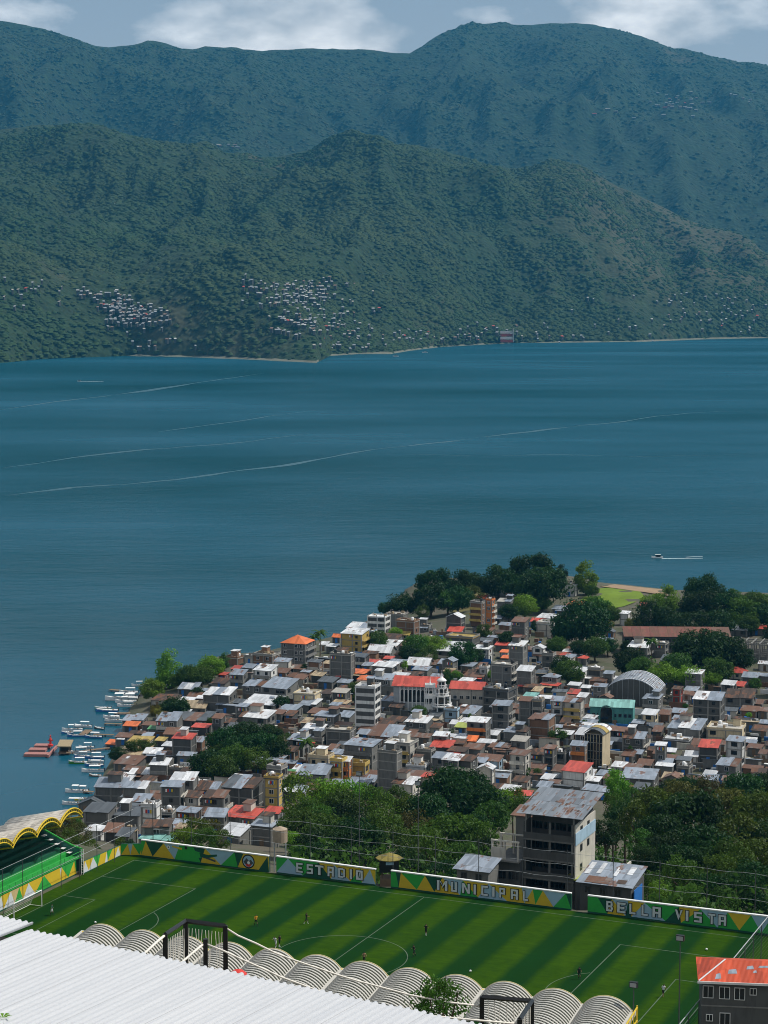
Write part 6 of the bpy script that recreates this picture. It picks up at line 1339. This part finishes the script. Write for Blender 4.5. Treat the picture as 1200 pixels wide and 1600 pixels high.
# ------------------------------------------------------------------ people on the pitch
SKIN = plain('brown skin', (.22, .11, .07), .6, .05); HAIR = plain('black hair', (.01, .009, .008), .6, .1)
def person_mesh(pose, shirt, shorts, socks):
    P = {'hip': (0, 0, .93), 'belly': (0, 0, 1.1), 'chest': (0, -.01, 1.32), 'neck': (0, 0, 1.5), 'head': (0, -.02, 1.60), 'crownp': (0, -.01, 1.70)}
    stride, arm, lean = pose
    for s, n in ((-1, 'l'), (1, 'r')):
        k = s * stride
        P[n + 'hip'] = (s * .10, 0, .88); P[n + 'knee'] = (s * .11, -.28 * k - .04 * abs(stride), .50); P[n + 'ank'] = (s * .11, -.34 * k + (.22 if k < 0 else 0) * abs(stride), .09 + (.12 * stride if k < 0 else 0)); P[n + 'toe'] = (s * .12, P[n + 'ank'][1] - .17, .04 + (.08 * stride if k < 0 else 0))
        P[n + 'sho'] = (s * .19, 0, 1.42); P[n + 'elb'] = (s * (.25 + .1 * arm), .16 * k, 1.16 + .1 * arm); P[n + 'wri'] = (s * (.25 + .16 * arm), .16 * k - .18 * (.3 + abs(stride)), .98 + .22 * abs(stride) + .2 * arm); P[n + 'hand'] = (P[n + 'wri'][0], P[n + 'wri'][1] - .06, P[n + 'wri'][2] - .05)
    names = list(P); idx = {k: i for i, k in enumerate(names)}
    E = [('hip', 'belly'), ('belly', 'chest'), ('chest', 'neck'), ('neck', 'head'), ('head', 'crownp')]
    for n in 'lr': E += [('hip', n + 'hip'), (n + 'hip', n + 'knee'), (n + 'knee', n + 'ank'), (n + 'ank', n + 'toe'), ('chest', n + 'sho'), (n + 'sho', n + 'elb'), (n + 'elb', n + 'wri'), (n + 'wri', n + 'hand')]
    rad = {'hip': .15, 'belly': .14, 'chest': .165, 'neck': .06, 'head': .10, 'crownp': .085, 'hip2': .09, 'knee': .062, 'ank': .042, 'toe': .035, 'sho': .065, 'elb': .045, 'wri': .033, 'hand': .036}
    me = bpy.data.meshes.new('tmp'); me.from_pydata([(x, y - lean * max(0, z - .9), z) for x, y, z in (P[k] for k in names)], [(idx[a], idx[b]) for a, b in E], [])
    o = link('tmp', me); m = o.modifiers.new('s', 'SKIN')
    for i, k in enumerate(names):
        r = rad.get(k) or (rad['hip2'] if k in ('lhip', 'rhip') else rad[k[1:]]); me.skin_vertices[0].data[i].radius = (r, r * (.72 if k in ('hip', 'belly', 'chest') else 1))
        me.skin_vertices[0].data[i].use_root = (k == 'hip')
    o.modifiers.new('u', 'SUBSURF').levels = 1
    dg = bpy.context.evaluated_depsgraph_get(); out = bpy.data.meshes.new_from_object(o.evaluated_get(dg)); out.name = 'person'
    bpy.data.objects.remove(o); bpy.data.meshes.remove(me); out.materials.clear()
    for q in (SKIN, shirt, shorts, socks, HAIR): out.materials.append(q)
    for f in out.polygons:
        c = f.center; z = c.z; m = 0
        if z > 1.60 or (z > 1.53 and c.y > .03 - lean * .6): m = 4
        elif z > 1.47: m = 0
        elif z > .98 and abs(c.x) < .27 and z > (1.2 if abs(c.x) > .21 else .98): m = 1
        elif .55 < z <= .98 and abs(c.x) < .24: m = 2
        elif z < .38 and abs(c.x) < .24: m = 3
        f.material_index = m; f.use_smooth = True
    return out
KB = plain('black sportswear', (.012, .013, .016), .8, .1); KW = plain('white sportswear', (.62, .63, .64), .8, .05); KY = plain('yellow orange shirt', (.62, .30, .02), .8, .05); KG = plain('dark green shirt', (.02, .10, .07), .8, .1); KR = plain('tan shirt', (.42, .24, .15), .8, .1)
PP = [(81, 1430, (.35, .2, .1), KG, KW, KB, 1.2, 'goalkeeper in dark green top and white shorts before the left goal'), (400, 1447, (.5, .1, .05), KY, KB, KB, .5, 'player in a yellow-orange shirt left of the centre circle'),
      (436.5, 1480, (.3, .15, .12), KB, KB, KW, 2.2, 'player in black standing beside the one in white'), (431, 1481, (.6, .6, .45), KW, KW, KW, -.6, 'player in white bending forward beside the one in black'),
      (478.5, 1444, (.75, .2, .1), KB, KB, KW, 1.9, 'player in black striding above the centre circle, left of halfway'), (569, 1506, (.3, .3, .1), KR, KB, KB, 0, 'player in a tan shirt half hidden behind a canopy vault'),
      (665.5, 1462, (.4, .2, .05), KB, KB, KW, 2.6, 'player in dark kit just right of the halfway line'), (647, 1495, (.55, .2, .1), KB, KB, KB, -1.2, 'player in dark kit on the right edge of the centre circle'),
      (905, 1530, (.12, .05, 0), KB, KB, KB, .3, 'slim player in black standing at the right penalty arc'), (1036, 1558, (.4, .4, .25), KW, KB, SKIN, 2.4, 'player in a white shirt near the right goal area')]
for (x, y, pose, a, b, c, rz, lab) in PP:
    p = at(x, y, 60.02); o = link('person', person_mesh(pose, a, b, c), None, p, rz); tag(o, lab, 'person', 'football players')

# ------------------------------------------------------------------ docks and boats
def dock(x0, y0, x1, y1, wd, label, m=None):
    a, b = at(x0, y0, .6), at(x1, y1, .6); d = b - a; ln = d.length; o = empty('jetty', (a.x, a.y, 0), math.atan2(d.y, d.x)); tag(o, label, 'jetty', 'jetties of the harbour')
    n = max(3, int(ln / 1.2))
    pl_ = MB().box(0, -wd / 2, .5, ln / n - .05, wd / 2, .62).mesh('plank', m or M_wood)
    for k in range(n): link('plank', pl_, o, (k * ln / n, 0, .01 * (k % 2)))
    for k in range(int(ln / 4) + 1):
        for s_ in (-1, 1): MB().tube([(k * 4, s_ * wd * .4, -1), (k * 4, s_ * wd * .4, .5)], .12, 6).build('pile', M_wood, o)
dock(172, 1077, 200, 1080, 1.8, 'pale jetty reaching out at the top of the harbour'); dock(180, 1114, 204, 1114, 2.0, 'brown jetty beside the long blue boat'); dock(128, 1148, 139, 1140, 2.6, 'short broad jetty between the moored boats'); dock(146, 1147, 178, 1148, 1.4, 'thin jetty behind the red parasols')
dock(112, 1175, 172, 1168, 1.6, 'long curved jetty beside the thatched dock hut'); dock(132, 1236, 146, 1237, 1.4, 'small jetty by the boats in front of the boat shed'); dock(164, 1130, 190, 1131, 1.6, 'pale jetty below the two launches')
M_dock = plain('dusty red decking', (.36, .17, .15), .8, .15)
dk = empty('floating_dock', at(70, 1172, .5), -.05); tag(dk, 'floating dull red dock with three finger piers', 'dock'); s = scale_at(at(70, 1172, 0))
def W_(x, y): p = at(x, y, .5) - dk.location; return p
for (xa, ya2, xb, yb) in ((40, 1179, 76, 1180), (46, 1172, 72, 1173), (53, 1165.5, 78, 1166)):
    a, b = W_(xa, ya2), W_(xb, yb)
    for k in range(5): MB().box(a.x + (b.x - a.x) * k / 5, a.y - 1.6, -.4, a.x + (b.x - a.x) * (k + 1) / 5 - .06, a.y + 1.6, .45).build('pontoon', M_dock, dk)
a, b = W_(76, 1180), W_(92, 1165)
for k in range(4): MB().box(a.x + .1, a.y - 1.5 + (b.y - a.y) * k / 4, -.4, b.x - .4, a.y - 1.5 + (b.y - a.y) * (k + 1) / 4 - .08, .46).build('pontoon', M_dock, dk)
q = W_(79, 1168); bo = empty('harbour_beacon', dk.location + q + Vector((0, 0, .5))); tag(bo, 'red figure-like beacon standing on the floating dock', 'beacon')
MB().lathe([(.9, 0), (.9, .5), (.4, .7), (.35, 1.6), (.55, 2.0), (.3, 2.7), (.1, 3.1)], 10).build('body', M_red, bo); MB().box(-.9, -.12, 1.7, .9, .12, 1.95).build('arm', M_red, bo); MB().lathe([(.25, 3.1), (.28, 3.4), (.05, 3.75)], 10).build('lantern', M_red, bo)
pt_ = at(102, 1176, .4); dh = empty('dock_hut', pt_, -.05); tag(dh, 'dock hut on piles under a flat thatched roof', 'hut')
for sx in (-1.6, 1.6):
    for sy in (-1.6, 1.6): MB().tube([(sx, sy, -2), (sx, sy, 2.7)], .12, 6).build('post', M_wood, dh)
MB().box(-2.0, -2.0, .1, 2.0, 2.0, .3).build('floor', M_wood, dh); o = MB().box(-2.2, -2.6, 0, 2.2, 2.6, .3).build('roof', M_thatch, dh, loc=(0, 0, 2.9)); o.rotation_euler = (R(12), 0, 0); MB().box(-1.7, .2, .3, 1.7, 1.8, 2.4).build('wall', M_black, dh)
def boat_parts(L_, hull, canopies, kind):
    hw = L_ * .12; V = MB(); secs = [(-.5, .85, 0), (-.25, 1, 0), (.1, 1, .03), (.32, .72, .12), (.46, .3, .28), (.5, .03, .36)]
    H0 = L_ * .085; rows = []
    for (t_, f, up_) in secs:
        x = t_ * L_; i = len(V.v); w_ = hw * f; V.v += [(x, -w_, H0 + up_ * 1.6), (x, -w_ * .72, -.25 + up_ * .5), (x, w_ * .72, -.25 + up_ * .5), (x, w_, H0 + up_ * 1.6), (x, w_ * .8, H0 * .55 + up_), (x, -w_ * .8, H0 * .55 + up_)]; rows.append(i)
    for a, b in zip(rows, rows[1:]):
        for k in range(6): V.f.append((a + k, b + k, b + (k + 1) % 6, a + (k + 1) % 6)); V.m.append(1 if k in (3, 4, 5) else 0)
    V.f.append(tuple(rows[0] + k for k in range(6))); V.m.append(0); V.f.append(tuple(rows[-1] + k for k in range(5, -1, -1))); V.m.append(0)
    return V.mesh('hull', [hull, M_white]), hw, H0
BM = {}
def boat(x, y, lpx, ang, hull, canopies, label):
    p = at(x, y, 0); s = scale_at(p); L_ = lpx / s; key = (round(L_, 0), hull.name)
    o = empty('moored_boat', (p.x, p.y, .12), ang); tag(o, label, 'boat', 'boats moored in the harbour')
    if key not in BM: BM[key] = boat_parts(key[0], hull, canopies, 0)
    me, hw, H0 = BM[key]; L_ = key[0]; link('hull', me, o)
    MB().box(-L_ * .47, -hw * 1.02, H0 - .12, L_ * .2, -hw * 1.0 - .02, H0 + .02).box(-L_ * .47, hw * 1.0 + .02, H0 - .12, L_ * .2, hw * 1.02 + .04, H0 + .02).build('rubbing_strake', M_lblue if hull is M_white else M_white, o)
    for k in range(3): MB().box(-L_ * .3 + k * L_ * .16, -hw * .75, H0 * .6, -L_ * .3 + k * L_ * .16 + .4, hw * .75, H0 * .6 + .35).build('bench', M_white if k else M_wood, o)
    MB().box(-L_ * .53, -.2, .1, -L_ * .5, .2, H0 + .5).build('outboard_motor', M_black, o)
    for (c0, c1, ch) in canopies:
        c_ = MB().box(c0 * L_, -hw * .95, H0 + ch, c1 * L_, hw * .95, H0 + ch + .09).build('canopy', M_white, o)
        pq = MB()
        for xx in (c0 * L_ + .1, c1 * L_ - .1):
            for sg in (-1, 1): pq.tube([(xx, sg * hw * .85, H0 * .7), (xx, sg * hw * .85, H0 + ch)], .04, 4)
        pq.build('canopy_post', M_steel, c_)
        MB().face([(c1 * L_ + .25, -hw * .7, H0 * .9), (c1 * L_ + .25, hw * .7, H0 * .9), (c1 * L_, hw * .7, H0 + ch * .7), (c1 * L_, -hw * .7, H0 + ch * .7)]).build('windscreen', M_glass, o)
HB, HG, HT = plain('blue hull', (.04, .16, .40), .4, .1), plain('green hull', (.05, .24, .03), .4, .1), plain('teal hull', (.03, .28, .22), .4, .1)
one = [(-.34, .16, 1.25)]; two = [(-.40, -.12, 1.25), (-.08, .2, 1.4)]; none = []
BOATS = [(174, 1122, 28, 3.0, M_white, one, 'white launch nearest the pale jetty below the teal boat'), (177, 1127, 26, 3.1, M_white, one, 'white launch tied alongside the lower pale jetty'), (130, 1136, 26, 3.0, M_white, one, 'white launch behind the short broad jetty'), (113, 1142, 30, 3.25, M_white, two, 'white launch with two canopies at the outer end of its row'),
         (105, 1146, 18, 3.2, HB, none, 'small open blue boat outermost of its row'), (119, 1151, 28, 3.2, HB, one, 'blue launch in front of the white two-canopy launch'), (146, 1153, 30, 3.0, HB, one, 'blue launch alone in the gap before the red parasols'), (155, 1139, 16, 2.7, M_darksteel, none, 'small dark workboat behind the short broad jetty'),
         (135, 1169, 24, 3.15, M_white, one, 'white launch right of the thatched dock hut'), (124, 1177, 32, 3.4, M_white, one, 'large white launch slanting just right of the hut'), (128, 1183, 26, 3.2, HB, one, 'blue launch right behind the green boat'), (148, 1185, 28, 3.15, HB, one, 'blue launch at the inner end, beside the long jetty'),
         (122, 1193, 30, 3.15, HG, one, 'green launch with a white canopy at the outer side'), (150, 1191, 26, 3.2, M_white, one, 'white launch tied right of the green boat'), (147, 1197, 28, 3.1, HB, one, 'blue launch in front of the white launch by the green boat'), (145, 1206, 34, 3.15, M_white, one, 'long white launch nearest the shore bushes'),
         (149, 1213, 20, 3.0, M_wood, none, 'small wooden boat loaded below the long white launch'), (120, 1238, 36, 3.1, M_white, two, 'white launch with two canopies alone before the boat shed'), (113, 1257, 30, 3.1, M_white, one, 'white launch half hidden behind the scalloped stand roof'), (127, 1250, 22, 3.4, M_yel, none, 'small yellow boat beside the dark shore roof'),
         (201, 1083, 30, 3.1, M_white, one, 'white launch moored beside the uppermost pale jetty'), (216, 1072, 20, 3.3, M_white, one, 'small white launch under the bright shore trees'), (190, 1094, 50, 3.15, M_white, two, 'largest white passenger launch of the upper mooring'), (197, 1098, 34, 3.1, M_white, two, 'second white passenger launch inside the largest one'), (198, 1104, 32, 3.1, M_white, one, 'white launch behind the lower blue boat at the upper mooring'),
         (161, 1108, 24, 3.2, HT, none, 'open teal boat at the outer end above the blue one'), (167, 1112, 34, 3.1, HB, none, 'long narrow blue boat lying across the mooring'), (205, 1090, 26, 3.0, M_white, one, 'white launch closest in at the upper mooring')]
for q in BOATS: boat(*q)
for (x, y, l) in ((168, 1153, 'red parasol left of the pair on the lakeside terrace'), (174, 1151, 'red parasol right of the pair on the lakeside terrace')):
    p, zg = atg(x, y, 2.3); o = empty('parasol', (p.x, p.y, p.z - 2.3)); tag(o, l, 'parasol'); MB().tube([(0, 0, -1), (0, 0, 2.5)], .05, 5).build('pole', M_white, o); MB().lathe([(1.9, 2.1), (1.9, 2.18), (.1, 2.8)], 8).build('canopy', M_red, o)
def wake(pts, w0, w1, mat, label, z=.06):
    w = [at(x, y, z) for x, y in pts]
    if len(pts) > 4:                # old wakes wander and fray
        fine = []; rj = random.Random(int(pts[0][1]))
        for a, c in zip(w, w[1:]):
            for k in range(8): fine.append(a.lerp(c, k / 8))
        L_ = (w[-1] - w[0]).length; w = [q + Vector((0, (q.y / 1500) ** 1.5 * (110 * (float(fbm(np.array(q.x / 170. + 3.), np.array(q.y / 900.), 4, 4)) - .5)), 0)) for q in fine]; jit = [max(.02, min(1, k / 12, (len(w) - 1 - k) / 12)) * max(.05, 3.6 * float(fbm(np.array(q.x / 40.), np.array(.7), 3, 9)) - 1.0) for k, q in enumerate(w)]
    else: jit = [1] * len(w)
    b = MB(); n = len(w)
    for k in range(n - 1):
        d = (w[k + 1] - w[k]).normalized(); p = Vector((-d.y, d.x, 0)); a, c = (w0 + (w1 - w0) * k / (n - 1)) * jit[k], (w0 + (w1 - w0) * (k + 1) / (n - 1)) * jit[k + 1]
        b.face([w[k] - p * a, w[k + 1] - p * c, w[k + 1] + p * c, w[k] + p * a])
    o = b.build('boat_wake', mat); tag(o, label, 'wake', 'wakes on the lake'); return o
def motorboat(x, y, lpx, ang, label):
    p = at(x, y, 0); L_ = lpx / scale_at(p); me, hw, H0 = boat_parts(L_, M_white, one, 0); o = empty('motor_boat', (p.x, p.y, .2), ang); tag(o, label, 'boat', 'boats out on the lake'); link('hull', me, o)
    MB().box(-L_ * .3, -hw * .9, H0 + 1.2, L_ * .2, hw * .9, H0 + 1.32).build('canopy', M_white, o); MB().box(-L_ * .28, -hw * .8, H0 * .6, L_ * .16, hw * .8, H0 + 1.2).build('cabin', M_glass, o)
motorboat(1027, 872, 18, math.pi - .05, 'white motor boat speeding left above the right shore trees'); motorboat(124, 596, 6, math.pi, 'tiny white motor boat on the far left of the lake'); motorboat(618, 557, 9, 2.9, 'small white boat off the far shore village'); motorboat(664, 551, 9, 3.0, 'faint pale boat close in to the far shore')
wake([(1034, 873), (1050, 872.6), (1075, 872.3), (1098, 872.2)], .8, .5, M_foam, 'white foam wake trailing the motor boat by the right shore')
wake([(1072, 870.5), (1085, 869.8), (1098, 869.5)], .6, .3, M_foam, 'second white foam streak beside the motor boat wake')
wake([(126, 596.4), (145, 596.2), (162, 595.8)], 2.4, 1.5, M_foam, 'white wake of the tiny boat at the far left')
M_slick = NT('ruffled water streak'); tt = M_slick; n_ = tt.noise(tt.coord(sc=(.08, 1, 1)), .08, 4, .7); M_slick = tt.out(tt.mix(n_, (.006, .062, .082), (.026, .10, .135)), .35, n_, .3, .3)
for pts, w0, w1, lab in (([(0, 776), (60, 767), (120, 759), (200, 752), (280, 744), (360, 733), (440, 724), (520, 713), (600, 701), (700, 688), (800, 674), (900, 660), (1000, 652), (1200, 640)], 2.6, 2.8, 'longest pale old wake crossing the whole lake'), ([(0, 732), (60, 724), (120, 714), (200, 703), (300, 692), (400, 685), (500, 674)], 2.6, 2.6, 'pale old wake above the longest one at the left'),
                         ([(0, 640), (80, 628), (160, 618), (240, 608), (330, 596), (420, 584)], 5, 3.5, 'faint old wake near the far left shore'), ([(250, 672), (290, 666), (330, 660), (420, 648), (500, 642)], 3, 1.5, 'short faint old wake left of the lake centre'), ([(560, 712), (700, 709), (850, 708), (1000, 710), (1200, 707)], 1.6, 1.6, 'thin level streak at the right of the lake')):
    q = wake(pts, w0 * 1.0, w1 * 1.0, M_slick, lab)

# ------------------------------------------------------------------ villages on the far shore
def hill_lookup(G):
    X, D, Z = G; dz = Z - CAMZ; f = D * math.cos(PITCH) - dz * math.sin(PITCH); u = D * math.sin(PITCH) + dz * math.cos(PITCH)
    return X, D, Z, 600 + FPX * X / f, 800 - FPX * u / f
def village(name, G, specs, seed, smin=2.6, smax=6, wr=1.0):
    X, D, Z, PX, PY = hill_lookup(G); r = random.Random(seed); B = [MB() for _ in range(7)]; mats = [plain('far white wall', (.44, .44, .43)), plain('far pale roof', (.28, .29, .30)), plain('far grey roof', (.24, .26, .28)), plain('far rust roof', (.2, .13, .1)), plain('far plaster', (.34, .32, .28)), ROOF['R'], WALL['k']]
    for (cx, cy, rx, ry, n) in specs:
        for _ in range(int(n * 1.3)):
            x, y = cx + r.gauss(0, .5) * rx, cy + r.gauss(0, .5) * ry
            e = (PX[:130] - x) ** 2 + (PY[:130] - y) ** 2; e = np.where(e < 30, e + D[:130] * .002, e + 1e6); k = np.unravel_index(np.argmin(e), e.shape)
            p = (X[k] + r.uniform(-10, 10), D[k] - 12, Z[k]); w, d, h = r.uniform(smin, smax), r.uniform(4, 6), r.uniform(1.6, 3.2); a = r.uniform(-.5, .5); ca, sa = math.cos(a), math.sin(a)
            m = r.choices(range(6), [1.2, 4, 6, 2, 2, .4])[0]; z0 = p[2] + 3.5
            def c(x_, y_, z_): return (p[0] + x_ * ca - y_ * sa, p[1] + x_ * sa + y_ * ca, z_)
            w2, d2 = w / 2, d / 2
            B[6].hexa([c(-w2, -d2, z0 - 6), c(w2, -d2, z0 - 6), c(w2, d2, z0 - 6), c(-w2, d2, z0 - 6)], [c(-w2, -d2, z0 + h), c(w2, -d2, z0 + h), c(w2, d2, z0 + h), c(-w2, d2, z0 + h)])
            B[m].hexa([c(-w2 - .5, -d2 - .5, z0 + h + .02), c(w2 + .5, -d2 - .5, z0 + h + .02), c(w2 + .5, d2 + .5, z0 + h + 2.2), c(-w2 - .5, d2 + .5, z0 + h + 2.2)], [c(-w2 - .5, -d2 - .5, z0 + h + .3), c(w2 + .5, -d2 - .5, z0 + h + .3), c(w2 + .5, d2 + .5, z0 + h + 2.5), c(-w2 - .5, d2 + .5, z0 + h + 2.5)])
    al = MB()
    for i, b in enumerate(B):
        k = len(al.v); al.v += b.v; al.f += [tuple(k + q for q in f) for f in b.f]; al.m += [i] * len(b.f)
    o = al.build(name, mats); o['kind'] = 'stuff'
village('left_hillside_village', NH, [(150, 463, 30, 6, 14), (185, 478, 36, 14, 34), (215, 492, 40, 14, 44), (205, 506, 40, 8, 18), (240, 502, 40, 14, 18), (50, 452, 90, 12, 10), (240, 540, 60, 10, 8), (20, 470, 60, 40, 6)], 3)
village('middle_hillside_village', NH, [(420, 450, 50, 8, 24), (460, 462, 70, 20, 60), (500, 455, 40, 18, 34), (475, 474, 60, 10, 26), (500, 495, 60, 14, 26), (495, 514, 70, 10, 40), (450, 512, 40, 8, 10), (555, 525, 60, 14, 12), (530, 545, 60, 6, 10)], 5)
village('right_shore_houses', NH, [(650, 530, 80, 14, 16), (720, 525, 90, 14, 22), (760, 520, 50, 12, 10), (860, 525, 120, 12, 12), (1000, 500, 120, 30, 12), (1100, 490, 120, 30, 16), (1160, 500, 80, 40, 16), (1050, 470, 120, 24, 10), (590, 488, 8, 4, 3)], 7)
village('mountain_village', FH, [(1050, 165, 50, 16, 18), (1075, 158, 60, 14, 12), (1150, 150, 60, 14, 8), (1060, 175, 40, 8, 6), (345, 230, 40, 5, 8), (960, 180, 60, 20, 5)], 9, 7, 20)
# hotel at the far shore with terraces
tag_p = atd(792, 522, 5080); hr = empty('lakeside_hotel', (tag_p.x, 5095, 4), 0); tag(hr, 'pinkish terraced hotel block standing on the far shore', 'hotel')
for k in range(4): MB().box(-15, -6 + k * 4, k * 7, 15, 0 + k * 4, k * 7 + 6).build('terrace_floor', WALL['w'] if k % 2 else WALL['R'], hr)
MB().box(15.5, -6, 0, 17.5, 10, 33).build('stair_tower', WALL['w'], hr)

# ------------------------------------------------------------------ undergrowth on the slope behind the stadium
ug = np.random.default_rng(8); N_ = 70000
X_ = ug.uniform(-22, 190, N_); Y_ = 66 + 150 * ug.random(N_); xw = OX + CT * X_ + ST * Y_; yw_ = OY - ST * X_ + CT * Y_
dn = fbm(xw / 9, yw_ / 9, 3, 15); kp_ = (dn > .40) & ~((X_ > 40) & (X_ < 78) & (Y_ < 97)) & (X_ > 18 + 0 * Y_)
xw, yw_, dn = xw[kp_], yw_[kp_], dn[kp_]; px_ = 600 + FPX * xw / yw_; kk = (px_ > -60) & (px_ < 1290); xw, yw_, dn = xw[kk], yw_[kk], dn[kk]
zz = np.array([ground(a, b) for a, b in zip(xw, yw_)]); hh = (.3 + 8.5 * np.clip(dn - .40, 0, .3) / .3 * ug.random(len(xw)) ** .7); zz = zz + hh
nn = ug.normal(size=(len(xw), 3)); nn[:, 2] += .6; nn /= np.linalg.norm(nn, axis=1)[:, None]; tt_ = np.cross(nn, ug.normal(size=nn.shape)); tt_ /= np.linalg.norm(tt_, axis=1)[:, None]; bb_ = np.cross(nn, tt_); sz = (.3 + .45 * ug.random((len(xw), 1)))
P_ = np.stack([xw, yw_, zz], -1); Q_ = np.stack([P_ - tt_ * sz, P_ - bb_ * sz * .55, P_ + tt_ * sz, P_ + bb_ * sz * .55], 1).reshape(-1, 3)
uo = link('undergrowth', np_mesh('undergrowth', Q_, np.arange(len(Q_)).reshape(-1, 4), [LEAF['m']], False)); uo['kind'] = 'stuff'
place_labels()
